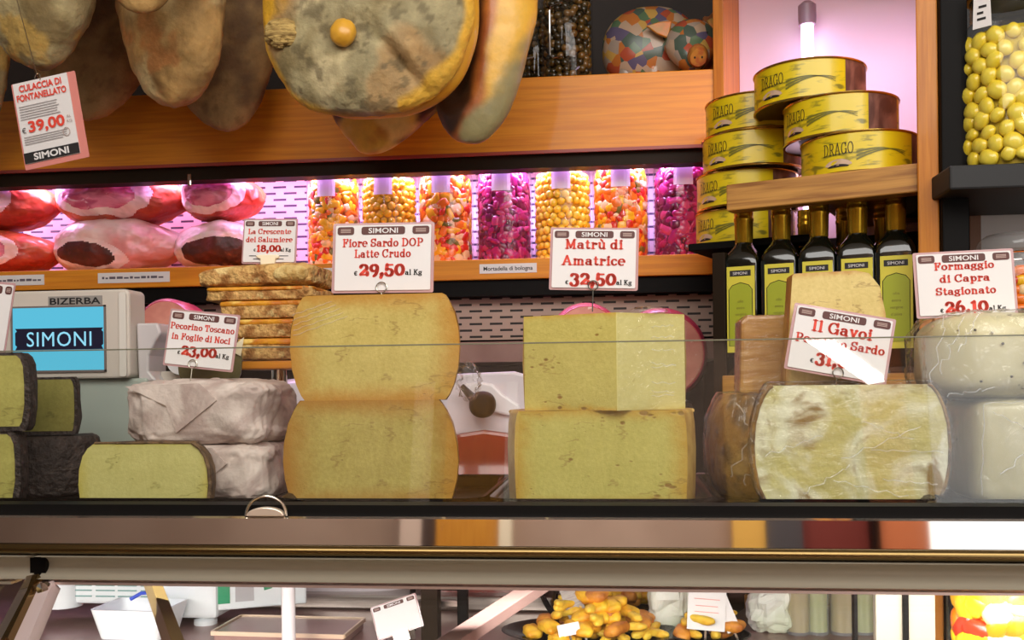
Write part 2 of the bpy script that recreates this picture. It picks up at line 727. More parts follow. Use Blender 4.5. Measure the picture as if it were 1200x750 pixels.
X = 0.62
GL = {
    ' ': (0.30, []),
    'a': (0.70, [_arc(.28, .19, .2, .17, 0, 360, 14), [(.50, .02), (.50, .42)], _arc(.30, .42, .2, .18, 0, 150), [(.5, 0), (.64, 0)]]),
    'c': (0.60, [_arc(.32, .31, .24, .31, 40, 320, 14)]),
    'd': (0.74, [_arc(.29, .31, .22, .31, 0, 360, 14), [(.53, 0), (.53, .95)], [(.40, .95), (.53, .95)], [(.53, 0), (.68, 0)]]),
    'e': (0.68, [_arc(.34, .32, .27, .33, 5, 305, 16), [(.10, .35), (.58, .35)]]),
    'g': (0.68, [_arc(.29, .38, .2, .22, 0, 360, 14), [(.45, .55), (.62, .62)], _arc(.30, -.08, .26, .15, 0, 360, 14)]),
    'i': (0.38, [[(.2, 0), (.2, X)], [(.06, X), (.2, X)], _sf(.2, 0), _arc(.2, .85, .05, .05, 0, 360, 6)]),
    'l': (0.38, [[(.2, 0), (.2, .95)], [(.06, .95), (.2, .95)], _sf(.2, 0)]),
    'm': (1.12, [[(.2, 0), (.2, X)], [(.06, X), (.2, X)], _sf(.2, 0, .15), _arc(.37, .42, .17, .19, 160, 0), [(.54, .42), (.54, 0)], _sf(.54, 0, .14),
                 _arc(.72, .42, .18, .19, 160, 0), [(.9, .42), (.9, 0)], _sf(.9, 0, .15)]),
    'n': (0.80, [[(.2, 0), (.2, X)], [(.06, X), (.2, X)], _sf(.2, 0, .15), _arc(.39, .42, .19, .19, 160, 0), [(.58, .42), (.58, 0)], _sf(.58, 0, .15)]),
    'o': (0.66, [_arc(.32, .31, .25, .31, 0, 360, 16)]),
    'p': (0.74, [[(.2, -.3), (.2, X)], [(.06, X), (.2, X)], _sf(.2, -.3), _arc(.42, .31, .22, .31, 0, 360, 14)]),
    'r': (0.60, [[(.2, 0), (.2, X)], [(.06, X), (.2, X)], _sf(.2, 0), _arc(.42, .36, .2, .24, 160, 50), _arc(.5, .5, .05, .05, 0, 360, 6)]),
    's': (0.58, [_arc(.29, .46, .2, .16, 30, 270), _arc(.29, .15, .21, .16, 90, -150)]),
    't': (0.50, [[(.22, .1), (.22, .82)], [(.05, X), (.42, X)], _arc(.33, .12, .11, .12, 180, 330)]),
    'u': (0.80, [[(.18, X), (.18, .2)], [(.04, X), (.18, X)], _arc(.37, .2, .19, .2, 180, 350), [(.58, 0), (.58, X)], [(.44, X), (.58, X)], [(.58, 0), (.72, 0)]]),
    'v': (0.70, [[(.14, X), (.35, 0)], [(.56, X), (.35, 0)], _sf(.14, X, .12), _sf(.56, X, .12)]),
    '\u00f9': (0.80, [[(.18, X), (.18, .2)], [(.04, X), (.18, X)], _arc(.37, .2, .19, .2, 180, 350), [(.58, 0), (.58, X)], [(.44, X), (.58, X)],
                      [(.58, 0), (.72, 0)], [(.28, .98), (.44, .8)]]),
    'A': (0.98, [[(.47, .95), (.15, 0)], [(.49, .95), (.80, 0)], [(.27, .3), (.68, .3)], _sf(.15, 0), _sf(.80, 0)]),
    'C': (0.88, [_arc(.46, .475, .36, .475, 45, 320, 18), [(.74, .65), (.74, .95)]]),
    'D': (0.94, [[(.24, 0), (.24, .95)], [(.06, 0), (.4, 0)], [(.06, .95), (.4, .95)], _arc(.4, .475, .42, .475, -90, 90, 14)]),
    'F': (0.80, [[(.24, 0), (.24, .95)], [(.06, .95), (.7, .95)], [(.7, .95), (.7, .72)], [(.24, .5), (.52, .5)], [(.52, .4), (.52, .6)], _sf(.24, 0, .18)]),
    'G': (0.96, [_arc(.46, .475, .36, .475, 45, 345, 18), [(.76, .68), (.76, .95)], [(.8, .02), (.8, .4)], [(.6, .4), (.9, .4)]]),
    'I': (0.48, [[(.24, 0), (.24, .95)], _sf(.24, 0, .18), _sf(.24, .95, .18)]),
    'K': (0.94, [[(.24, 0), (.24, .95)], _sf(.24, 0, .18), _sf(.24, .95, .18), [(.3, .42), (.72, .95)], [(.42, .55), (.76, 0)], _sf(.72, .95, .13), _sf(.77, 0, .13)]),
    'L': (0.80, [[(.24, 0), (.24, .95)], [(.06, 0), (.7, 0)], [(.7, 0), (.7, .26)], _sf(.24, .95, .18)]),
    'M': (1.12, [[(.22, 0), (.22, .95)], [(.22, .95), (.55, .1)], [(.55, .1), (.88, .95)], [(.88, .95), (.88, 0)], _sf(.2, 0, .16), _sf(.9, 0, .16),
                 [(.06, .95), (.22, .95)], [(.88, .95), (1.04, .95)]]),
    'N': (0.98, [[(.22, 0), (.22, .95)], [(.22, .95), (.76, .0)], [(.76, 0), (.76, .95)], _sf(.2, 0, .15), _sf(.78, .95, .15), [(.06, .95), (.22, .95)]]),
    'O': (0.96, [_arc(.47, .475, .37, .475, 0, 360, 22)]),
    'P': (0.86, [[(.24, 0), (.24, .95)], [(.06, .95), (.5, .95)], _arc(.5, .69, .24, .26, 90, -90, 10), [(.5, .43), (.24, .43)], _sf(.24, 0, .18)]),
    'R': (0.92, [[(.24, 0), (.24, .95)], [(.06, .95), (.5, .95)], _arc(.5, .70, .24, .25, 90, -90, 10), [(.5, .45), (.24, .45)], [(.48, .45), (.80, 0)], _sf(.24, 0, .16), [(.72, 0), (.9, 0)]]),
    'S': (0.78, [_arc(.38, .7, .26, .25, 30, 270), _arc(.38, .24, .28, .24, 90, -150), [(.64, .72), (.64, .93)], [(.11, .05), (.11, .26)]]),
    'T': (0.84, [[(.42, 0), (.42, .95)], [(.1, .95), (.74, .95)], [(.1, .95), (.1, .7)], [(.74, .95), (.74, .7)], _sf(.42, 0, .18)]),
    '0': (0.78, [_arc(.38, .40, .29, .40, 0, 360, 20)]),
    '1': (0.54, [[(.28, 0), (.28, .8)], [(.08, .72), (.28, .8)], _sf(.28, 0, .2)]),
    '2': (0.76, [_arc(.36, .58, .25, .24, 165, -20, 12), [(.58, .5), (.12, .06)], [(.1, .04), (.66, .04)], [(.66, .04), (.66, .2)]]),
    '3': (0.74, [_arc(.34, .6, .24, .2, 155, -80, 10), _arc(.34, .14, .27, .27, 80, -160, 12)]),
    '5': (0.74, [[(.18, .8), (.62, .8)], [(.18, .8), (.15, .42)], _arc(.34, .2, .27, .27, 120, -160, 12)]),
    '6': (0.76, [_arc(.38, .25, .26, .25, 0, 360, 14), _arc(.5, .3, .38, .6, 180, 105, 8)]),
    '8': (0.76, [_arc(.37, .62, .22, .2, 0, 360, 14), _arc(.37, .2, .27, .21, 0, 360, 14)]),
    '9': (0.76, [_arc(.37, .56, .26, .25, 0, 360, 14), _arc(.25, .5, .38, .6, 0, -75, 8)]),
    ',': (0.34, [_arc(.16, .06, .05, .05, 0, 360, 6), [(.2, .05), (.1, -.18)]]),
    '\u20ac': (0.72, [_arc(.42, .4, .28, .4, 50, 310, 14), [(.04, .48), (.5, .48)], [(.04, .32), (.48, .32)]]),
}


def slab_vf(s, h, width=None, thick=0.215, thin=0.10):
    """fat rounded slab-serif lettering like the price cards: capital height h, centred on x, facing -y"""
    V, Fc = [], []
    x0 = 0.0

    def quad(a, b, wd):
        d = Vector((b[0] - a[0], b[1] - a[1]))
        if d.length < 1e-6:
            return
        n = Vector((-d.y, d.x)).normalized() * wd / 2
        k = len(V)
        for p in (a, b):
            V.append((x0 + p[0] + n.x, p[1] + n.y))
            V.append((x0 + p[0] - n.x, p[1] - n.y))
        Fc.append((k, k + 1, k + 3, k + 2))

    def dot(p, wd):
        k = len(V)
        for i in range(8):
            a = 2 * PI * i / 8
            V.append((x0 + p[0] + wd / 2 * math.cos(a), p[1] + wd / 2 * math.sin(a)))
        Fc.append(tuple(range(k, k + 8)))
    for ch in s:
        adv, strokes = GL[ch]
        for st in strokes:
            last = None
            for a, b in zip(st, st[1:]):
                l = math.hypot(b[0] - a[0], b[1] - a[1]) or 1
                wd = thin + (thick - thin) * abs(b[1] - a[1]) / l
                quad(a, b, wd)
                dot(b, wd)
                if last is None:
                    dot(a, wd)
                last = wd
        x0 += adv + 0.06
    kx = k = h / 0.95
    if width:
        kx = width / x0
    return [((x - x0 / 2) * kx, 0.0, z * k) for x, z in V], Fc


def flip_check(o):
    return o


def letters(name, vf, mt, parent, x=0, y=0, z=0):
    return link(name, mv(vf, x, y, z), mt, parent, fix=False)

# ================================================================ materials
WOOD = wood('honey_wood', c(226, 146, 22), c(206, 122, 12), 0.55, axis=0)
WOOD_V = wood('honey_wood_upright', c(208, 132, 34), c(182, 106, 18), 0.45, axis=2)
WOOD_P = wood('pale_wood', c(196, 142, 66), c(138, 86, 30), 0.5, axis=0)
BLACK = mat('black_gloss', c(14, 12, 11), 0.18)
DARK = mat('dark_brown_metal', c(38, 28, 18), 0.5)
BLACKM = mat('black_matte', c(15, 13, 12), 0.55)
CHROME = mat('polished_steel', c(226, 220, 214), 0.035, 1.0)
STEEL = mat('brushed_steel', c(190, 184, 176), 0.28, 1.0, c(165, 158, 150), scale=8, stretch=(1, 30, 30))
SATIN = mat('satin_aluminium', c(164, 154, 136), 0.6, 0.35)
GOLDISH = mat('goldish', c(118, 98, 62), 0.22, 1.0)  # gold tint imitates a reflection on the steel lip; one frame bar shares it
MAUVE = mat('mauve_steel', c(168, 136, 128), 0.3, 0.45, c(140, 108, 102), scale=7, lo=.3, hi=.7)
DECK = mat('brown_deck', c(84, 58, 42), 0.25, 0.2, c(60, 40, 30), scale=9)
WHITE = mat('white_plastic', c(235, 234, 236), 0.35)
PAPERW = mat('white_card', c(228, 224, 222), 0.6)
BADGE = mat('brown_print', c(92, 52, 48), 0.6)
RED = mat('red_print', c(224, 66, 46), 0.6)
INK = mat('black_print', c(28, 24, 24), 0.6)
WIRE = mat('wire_metal', c(190, 180, 165), 0.2, 1.0)
SLEEVE = mat('plastic_sleeve', c(190, 150, 150), 0.15, coat=0.5)
GLASS = glassmat('clear_glass', (0.98, 0.99, 0.98, 1), 0.005, 1.46)
GLASSJ = glassmat('jar_glass', (0.98, 0.985, 0.98, 1), 0.03, 1.42)
FILM = glassmat('cling_film', (0.99, 0.99, 0.99, 1), 0.12, 1.45, haze=0.05, wrinkle=0.6, wscale=30, stretch=(1.6, 1, 0.7), gain=1.3)
FILMC = glassmat('clear_film', (0.995, 0.995, 0.99, 1), 0.08, 1.45, haze=0.02, wrinkle=0.8, wscale=26, stretch=(0.6, 1, 2.4), gain=1.2)
ROPE = mat('cotton_rope', c(200, 180, 140), 0.8)

for m_ in (BLACKM, BLACK, DARK):
    m_.node_tree.nodes['Principled BSDF'].inputs['Specular IOR Level'].default_value = 0.10

# ================================================================ room shell
XL, XR = -3.2, 3.2
YB, YF = 1.28, -3.4
FLOOR = mat('tile_floor', c(120, 96, 80), 0.35, 0, c(98, 78, 64), scale=3)
WALLB = mat('dark_back_wall', c(46, 34, 28), 0.7, 0, c(34, 25, 20), scale=4)
WALLF = mat('warm_plaster', c(176, 150, 134), 0.7, 0, c(160, 134, 118), scale=2)


def structure(name, vf, mt):
    return tag(link(name, vf, mt), kind='structure')


structure('floor', box(XL, XR, YF, YB + .06, -0.06, 0), FLOOR)
structure('ceiling', box(XL, XR, YF, YB + .06, 3.05, 3.11), mat('ceiling_paint', c(225, 215, 205), 0.8))
structure('wall_back', box(XL, XR, YB, YB + .06, 0, 3.05), WALLB)
structure('wall_front', box(XL, XR, YF - .06, YF, 0, 3.05), WALLF)


# what the polished counter edge mirrors: the shop front behind the viewer
def mirx(px, Y=-0.2):
    p = P(px, 624, Y)
    d = p - CAM
    return p.x + d.x / d.y * (Y - YF)


def front_panel(name, px0, px1, z0, z1, mt, t=0.04):
    return structure(name, box(mirx(px0), mirx(px1), YF, YF + t, z0, z1), mt)


DAY = emat('bright_street_daylight', c(255, 252, 246), 1.9)
w1 = front_panel('window_1', 1082, 1420, 0.25, 2.95, DAY)
front_panel('reflection_mask', 1040, 1108, 1.75, 3.05, WALLF, 0.10)  # added panel, hides part of the window's reflection in the glass guard
front_panel('trim_1', 1024, 1082, 0, 3.0, mat('orange_pillar', c(214, 122, 76), 0.6), 0.12)
front_panel('trim_2', 1016, 1024, 0, 3.0, BLACKM, 0.14)
front_panel('door_1', 938, 1016, 0.02, 2.5, mat('maroon_door', c(122, 52, 46), 0.4), 0.06)
front_panel('trim_3', 896, 938, 0, 2.6, mat('grey_frame', c(78, 74, 78), 0.4), 0.09)
front_panel('trim_4', 858, 896, 0, 2.6, mat('golden_frame', c(226, 176, 86), 0.4), 0.07)
front_panel('trim_5', 512, 586, 0, 2.6, wood('golden_panel', c(214, 148, 48), c(186, 118, 30), 0.5, axis=2), 0.06)
front_panel('trim_6', 586, 600, 0, 2.6, mat('cream_frame', c(240, 226, 200), 0.5), 0.08)
front_panel('trim_7', 496, 512, 0, 2.6, mat('dark_frame', c(64, 48, 44), 0.5), 0.07)
front_panel('trim_8', 472, 496, 0, 2.6, mat('pale_post', c(214, 190, 176), 0.5), 0.09)
front_panel('window_2', 640, 700, 0.3, 1.0, emat('soft_daylight', c(236, 214, 170), 0.9))
front_panel('trim_9', 180, 240, 0, 1.4, mat('grey_brown_panel', c(120, 100, 88), 0.6), 0.05)

# the hanging tube lamp over the shoppers; its mirror image is the white streak on the glass guard
GY0, TILT = -0.125, R_(10)
gz0 = P(600, 606, GY0).z
gz1 = P(600, 403, GY0 + 0.03).z
gn = Vector((0, -math.cos(TILT), math.sin(TILT)))
gp = Vector((0, GY0, gz0))


def glass_mirror(px, py, z):
    d = ray(px, py)
    p = CAM + d * ((gp - CAM).dot(gn) / d.dot(gn))
    r = d - gn * (2 * d.dot(gn))
    return p + r * ((z - p.z) / r.z)


LZ = 2.30
la, lb = glass_mirror(926, 388, LZ), glass_mirror(1027, 462, LZ)
lm = (la + lb) / 2
ang = math.atan2((lb - la).y, (lb - la).x)
lamp = thing('tube_lamp', 'white tube lamp hanging from the ceiling behind the viewer', 'lamp', lm, ang)
LL = (lb - la).length / 2
link('tube', box(-LL, LL, -.026, .026, -.02, .0), emat('lamp_white', c(255, 248, 240), 26), lamp)
link('housing', box(-LL - .03, LL + .03, -.04, .04, 0.0, .05), WHITE, lamp, bevel=.005)
for sx in (-.8, .8):
    link('cord', tube([(sx * LL, 0, .05), (sx * LL, 0, 3.05 - LZ)], .004), BLACKM, lamp)

# ================================================================ service counter
ZD = P(600, 588, -0.04).z - 0.012           # cheese deck
ZW = 1.13                                   # worktop inside and behind the counter
XCL, XCR = -1.5, 1.5
yc = -0.165
counter = thing('display_counter', 'long steel and glass deli counter with polished front edge', 'counter', (0, 0, 0))
link('plinth', box(XCL, XCR, -0.42, 0.78, 0, 1.0), STEEL, counter)
link('worktop', box(XCL, XCR, -0.48, 1.26, 1.0, ZW), MAUVE, counter)
link('cheese_deck', box(XCL, XCR, -0.13, 0.40, ZD - .014, ZD), DECK, counter)
zt, zb = P(600, 609, yc).z, P(600, 640, yc).z
link('deck_edge', box(XCL, XCR, yc + .01, -0.128, zt - .004, P(600, 594, yc).z), BLACKM, counter)
lean = 0.06
link('polished_edge', xprism([(yc + lean * .02, zt), (yc + lean * .02 + .004, zt + .002), (yc + .03, zt), (yc + .03, zb), (yc - lean * .02, zb)],
                             XCL, XCR), CHROME, counter)
zc = P(600, 654, yc).z
lip = [(yc - lean * .02, zb - .0003)] + [(yc - .002 - .004 * math.sin(PI * k / 8), zb + (zc - zb) * k / 8) for k in range(1, 8)] + [(yc, zc), (yc + .02, zc), (yc + .02, zb - .0003)]
link('gold_reflection_lip', xprism(lip, XCL, XCR), GOLDISH, counter, smooth=True)  # lower lip of the steel edge; the gold it mirrors is put into its colour
zr0, zr1 = P(600, 655.5, yc).z, P(600, 683, yc).z
cz, rr = (zr0 + zr1) / 2, (zr0 - zr1) / 2
half = [(yc - .008 + .020 * math.cos(R_(-84 + 168 * k / 16)), cz + rr * math.sin(R_(84 - 168 * k / 16)) * 1.0) for k in range(17)] + [(yc - .008, zr1), (yc + .04, zr1), (yc + .04, zr0), (yc - .008, zr0)]
xj = P(40, 668, yc).x
link('rail', xprism(half, XCL, xj - .004), SATIN, counter, smooth=True)
link('rail', xprism(half, xj + .004, XCR), SATIN, counter, smooth=True)
link('rail_joint', xprism([(yc + .006, zr0 - .002), (yc + .006, zr1), (yc + .03, zr1), (yc + .03, zr0 - .002)], xj - .008, xj + .008), BLACK, counter)
zg = P(600, 690, yc).z
link('glass_channel', box(xj - .002, XCR, yc - .006, yc + .012, zg, zr1 - .003), mat('pinkish_aluminium', c(196, 172, 164), 0.35, 0.8), counter)
link('glass_channel', box(XCL, xj - .02, yc - .006, yc + .012, zg, zr1 - .003), mat('grey_aluminium', c(190, 180, 160), 0.35, 0.8), counter)
gt = [(yc - .002, zg), (yc + .004, zg), (yc - .27, ZW + .002), (yc - .276, ZW + .002)]
link('front_glass', xprism(gt, xj + .012, XCR), GLASS, counter)
link('front_glass', xprism(gt, XCL, xj - .03), GLASS, counter)


def glass_pt(px, py):
    """point on the sloping front glass seen at a pixel"""
    n = Vector((0, zg - ZW, -(.272))).normalized()
    n = Vector((0, (zg - ZW), -(.274))).cross(Vector((1, 0, 0)))
    n = Vector((0, -(zg - ZW), .274)).normalized()
    p0 = Vector((0, yc - .004, zg))
    d = ray(px, py)
    return CAM + d * ((p0 - CAM).dot(n) / d.dot(n))


for nm, pa, pb, wd, dp, mt in (('glass_frame', (52, 690), (22, 760), .019, .012, mat('lilac_steel', c(206, 186, 184), 0.4, 0.3)),
                               ('glass_frame', (38, 684), (-2, 760), .009, .02, CHROME),
                               ('glass_frame', (44, 684), (8, 760), .007, .022, GOLDISH)):
    link(nm, bar(glass_pt(*pa) + Vector((0, .006, 0)), glass_pt(*pb) + Vector((0, .006, 0)), wd, dp), mt, counter)
hp = glass_pt(56, 688)
link('hinge_screw', rot(mv(lathe([(0, -.003), (.006, -.003), (.006, .003), (.0, .004)], 16), 0, 0, 0), 'X', 90), CHROME, counter, loc=hp + Vector((0, -.006, 0)), smooth=True)
# glass guard in front of the cheeses
dz = gz1 - gz0
gpts = [(GY0, gz0 - .012), (GY0 + .005, gz0 - .012), (GY0 + .005 + dz * math.tan(TILT), gz1), (GY0 + dz * math.tan(TILT), gz1)]
xs = P(1094, 500, GY0).x
link('glass_guard', xprism(gpts, XCL, xs), GLASS, counter)
link('glass_guard', xprism(gpts, xs + .002, XCR), glassmat('side_glass', (0.95, 0.96, 0.97, 1), 0.01, 1.5, haze=0.02), counter)
edge = [(GY0 + dz * math.tan(TILT) - .0003, gz1), (GY0 + dz * math.tan(TILT) + .0053, gz1), (GY0 + dz * math.tan(TILT) + .0053, gz1 + .0012), (GY0 + dz * math.tan(TILT) - .0003, gz1 + .0012)]
link('guard_edge', xprism(edge, XCL, XCR), mat('glass_edge', c(120, 118, 100), 0.15), counter)
for px in (345, 560, 1106, -60):
    p = PZ(px, 735, ZW)
    if px in (345,):
        link('deck_post', mv(lathe([(.0095, 0), (.0095, ZD - .014 - ZW)], 20), P(338, 715, .26).x, .26, ZW), mat('white_post', c(228, 222, 224), 0.25), counter, smooth=True)
for px in (505, -40, 1125):
    x = P(px, 700, .36).x
    link('deck_post', box(x - .012, x + .012, .345, .375, ZW, ZD - .014), DARK, counter)

# little handle on the black ledge
hx = P(310, 600, yc).x
h = thing('tray_handle', 'small steel half-moon handle with a thin arched wire on the black ledge', 'handle', (hx, yc + .0005, zt + .0022))
rr_ = 23 / S(h.location)
disc = [(rr_ * math.cos(R_(a)), .45 * rr_ * math.sin(R_(a))) for a in range(0, 181, 12)]
link('half_moon', prism(disc, 0, .008), mat('pale_steel', c(236, 216, 196), 0.3, 0.6), h, bevel=.001)
link('wire_arch', tube([(1.08 * rr_ * math.cos(R_(a)), .004, 1.0 * rr_ * math.sin(R_(a))) for a in range(0, 181, 12)], .0014, 8), WIRE, h, smooth=True)


# ---------------------------------------------------------------- trays
def tray(px0, px1, label, depth=.27, y0=-.055):
    x0, x1 = P(px0, 590, y0).x, P(px1, 590, y0).x
    wd = x1 - x0
    ztop = P(600, 586, y0).z - ZD
    ly = y0 + depth / 2
    t = thing('black_tray', label, 'tray', ((x0 + x1) / 2, ly, ZD), 0, 'black trays under the cheeses')

    def ring(w_, d_, z, r):
        return [(x, y, z) for x, y in rrect(w_, d_, r, 4)]
    rings = [ring(wd - .03, depth - .03, 0, .012), ring(wd - .012, depth - .012, ztop, .02), ring(wd, depth, ztop + .0015, .026),
             ring(wd, depth, ztop - .001, .026), ring(wd - .016, depth - .016, ztop - .002, .02), ring(wd - .032, depth - .032, .0022, .012)]
    n = len(rings[0])
    v = [p for r in rings for p in r]
    f = []
    for i in range(len(rings) - 1):
        for k in range(n):
            k2 = (k + 1) % n
            f.append((i * n + k, i * n + k2, (i + 1) * n + k2, (i + 1) * n + k))
    f.append(tuple(range(n - 1, -1, -1)))
    f.append(tuple(range((len(rings) - 1) * n, len(rings) * n)))
    link('tray_shell', (v, f), BLACK, t, smooth=True, angle=60)
    return t


ZT = ZD + .0024
tray(-60, 312, 'long black tray at the left end, under the dark-rinded cheeses')
tray(317, 566, 'black tray under the two stacked ochre cheeses')
tray(570, 838, 'black tray under the pale yellow cheeses in the middle')
tray(842, 1106, 'black tray under the film-wrapped mouldy half cheese')
tray(1112, 1330, 'black tray at the right end under the white film-wrapped cheeses')


# ================================================================ price cards
def price_card(label, px, py, Y, wpx, hpx, roll, lines, price, unit=True, rx=-6, extra=None, ring=True, name='price_card', badges=True, price_h=.15, price_z=.14,
               price_x=0.0, ring_at=0.0, pin=.03, leg=True, ink=None, up=False):
    """px, py = middle of the card's bottom edge"""
    p = P(px, py, Y)
    k = S(p)
    W, H = wpx / k, hpx / k
    t = thing(name, label, 'price card', p, 0, 'shop price cards', R_(rx), R_(roll))
    link('card', prism(rrect(W * .94, H * .93, .0015, 3, 0, H * .5), -.0004, .0004), PAPERW, t)
    sl = rrect(W, H, .002, 3, 0, H * .5)
    link('plastic_sleeve', prism(sl, .0008, .0016), SLEEVE, t)
    if badges:
        for bx, bw, nm in ((0, .43, 'shop_badge'), (-.37, .165, 'side_badge'), (.37, .165, 'side_badge')):
            b = link(nm, prism(rrect(bw * W, .115 * H, .034 * H, 4, bx * W, .885 * H), -.00075, -.0005), BADGE, t)
            if bx == 0:
                letters('shop_name', text_vf('SIMONI', .072 * H, .29 * W, .012), PAPERW, b, 0, -.0009, .85 * H)
            else:
                link('small_print', join(*[box((bx - .05) * W, (bx + .05) * W, -.0009, -.0008, (zz - .006) * H, (zz + .006) * H) for zz in (.865, .885, .905)]), mat_grey(), b)
    for s, z, hh, wd in lines:
        letters('red_lettering', slab_vf(s, hh * H, wd * W if wd else None), ink or RED, t, 0, -.0009, z * H)
    if price:
        vf = slab_vf(price, price_h * H, None, .3, .14)
        letters('price_figures', vf, ink or RED, t, price_x * W, -.0009, price_z * H)
        hw = max(v[0] for v in vf[0])
        letters('euro_sign', slab_vf('\u20ac', .065 * H), INK, t, price_x * W - hw - .035 * W, -.0009, price_z * H)
        if unit:
            letters('unit_lettering', slab_vf('al Kg', .07 * H), INK, t, price_x * W + hw + .085 * W, -.0009, price_z * H)
    if extra:
        link('small_print', join(*[box(-w_ * W, w_ * W, -.0009, -.0008, (zz - .008) * H, (zz + .008) * H) for w_, zz in extra]), INK, t)
    if ring:
        rr = .075 * H if H < .1 else .05 * H
        rx_ = ring_at * W
        link('wire_clip', join(tube([(rx_ + rr * math.cos(R_(a)), -.0025, rr * .9 + rr * math.sin(R_(a))) for a in range(0, 360, 20)], .0007, 6, True),
                               tube([(rx_, -.0025, 0), (rx_, -.0012, -pin)], .0007, 6) if leg else ([], [])), WIRE, t, smooth=True)
    return t


_mg = []


def mat_grey():
    if not _mg:
        _mg.append(mat('pale_print', c(176, 150, 140), 0.6))
    return _mg[0]


# ================================================================ cheeses
def sector(prof, a0, a1, segs=40):
    """rind (lathe part) and cut faces of a wheel piece; profile runs from the axis at the bottom to the axis at the top"""
    rind = lathe(prof, segs, a0, a1, caps=False)
    inner = [(r, z) for r, z in prof]
    if abs((a1 - a0) - PI) < 1e-6:
        poly = [(r * math.cos(a0), r * math.sin(a0), z) for r, z in inner] + [(r * math.cos(a1), r * math.sin(a1), z) for r, z in inner[::-1]]
        cut = (poly, [tuple(range(len(poly)))])
        cuts = [cut]
    else:
        cuts = []
        for a in (a0, a1):
            poly = [(r * math.cos(a), r * math.sin(a), z) for r, z in inner]
            cuts.append((poly, [tuple(range(len(poly)))]))
    return rind, cuts


def barrel(R, H, fr, n=3):
    """profile from (zfrac, rfrac) pairs with closed ends"""
    pts = [(0.0, 0.0)] + [(R * r, H * z) for z, r in fr] + [(0.0, H)]
    return pts


def half_cheese(name, label, px0, px1, pyt, Y, zb, fr, face, rindm, rz=0.0, group=None, film=None, Hm=None, facecol=None):
    pc = (px0 + px1) / 2
    p = P(pc, 500, Y)
    R = (px1 - px0) / 2 / S(P(pc, 500, Y))
    H = Hm or P(pc, pyt, Y).z - zb
    t = thing(name, label, 'cheese', (p.x, Y, zb), rz, group)
    rind, cuts = sector(barrel(R, H, fr), 0, PI)
    link('rind', wobble(rind, .0012, 40, px0), rindm, t, smooth='all')
    fm = face(R, H) if callable(face) else face
    link('cut_face', mv(cuts[0], 0, -.0006), fm, t)
    if film:
        fr2 = [(z, r * 1.0) for z, r in fr]
        rp = [(r + .0035 if r > 0 else 0, z * (H + .004) / H - .0005) for r, z in barrel(R, H, fr)]
        rv, cv = sector(rp, 0, PI)
        n = 26
        grid = join(wobble(rv, .004, 55, px0 + 3, True), mv(cv[0], 0, -.003))
        link('cling_film', grid, film, t, smooth=True)
    return t, R, H


RIND_O = mat('ochre_rind', c(196, 146, 62), 0.5, 0, c(160, 108, 36), scale=30, bump=.2, coat=.2)
RIND_Y = mat('yellow_rind', c(206, 170, 92), 0.5, 0, c(176, 134, 60), scale=30, bump=.15, coat=.15)
RIND_D = mat('dark_rind', c(52, 42, 38), 0.7, 0, c(84, 70, 64), scale=70, bump=.9, bscale=120, lo=.45, hi=.75)
RIND_L = mat('leaf_rind', c(120, 92, 60), 0.7, 0, c(70, 52, 36), scale=60, bump=.6, lo=.4, hi=.7)
RIND_B = mat('mottled_brown_rind', c(138, 98, 40), 0.55, 0, c(78, 52, 24), scale=34, bump=.4, lo=.45, hi=.65, col3=c(176, 140, 74), scale3=24)

ochre = lambda R, H: paste('ochre_paste', c(214, 194, 112), c(178, 156, 74), c(186, 130, 36), R, H, .3, c(130, 92, 34), edge_from=.55)
ochre2 = lambda R, H: paste('ochre_paste_lower', c(202, 184, 102), c(162, 142, 64), c(172, 118, 32), R, H, .34, c(126, 90, 34), edge_from=.5)
pale = lambda R, H: paste('pale_yellow_paste', c(208, 196, 106), c(176, 166, 78), c(190, 146, 40), R, H, .9, c(146, 112, 44), edge_from=.68)
lime = lambda R, H: paste('green_yellow_paste', c(212, 204, 132), c(188, 180, 104), c(192, 176, 80), R, H, .35, c(128, 116, 50), edge_from=.8)

FR_UP = [(0, .83), (.05, .875), (.15, .93), (.3, .98), (.5, 1.0), (.68, .985), (.82, .945), (.93, .885), (.985, .84), (1, .80)]
FR_LO = [(0, .885), (.1, .935), (.25, .98), (.42, 1.0), (.6, .985), (.78, .935), (.9, .87), (.97, .82), (1, .79)]
t1, R1, H1 = half_cheese('half_cheese', 'ochre half cheese on its tray, lower of the two right of the steel post', 328, 538, 469, 0.0, ZT, FR_LO, ochre2, RIND_O,
                         group='stacked ochre half cheeses')
t2, R2, H2 = half_cheese('half_cheese', 'ochre half cheese on top of its stack, below the 29,50 price card', 338, 541, 345, 0.0, ZT + H1, FR_UP, ochre, RIND_O,
                         group='stacked ochre half cheeses')
# crumpled film beside the ochre stack
pf = P(541, 440, .03)
fb = link('crumpled_film', mv(wobble(superell(.013, .02, .02, 1, 1, 24, 16), .008, 130, 3, True), .0975 + .001, .035, .020),
          FILM, t2, smooth=True)

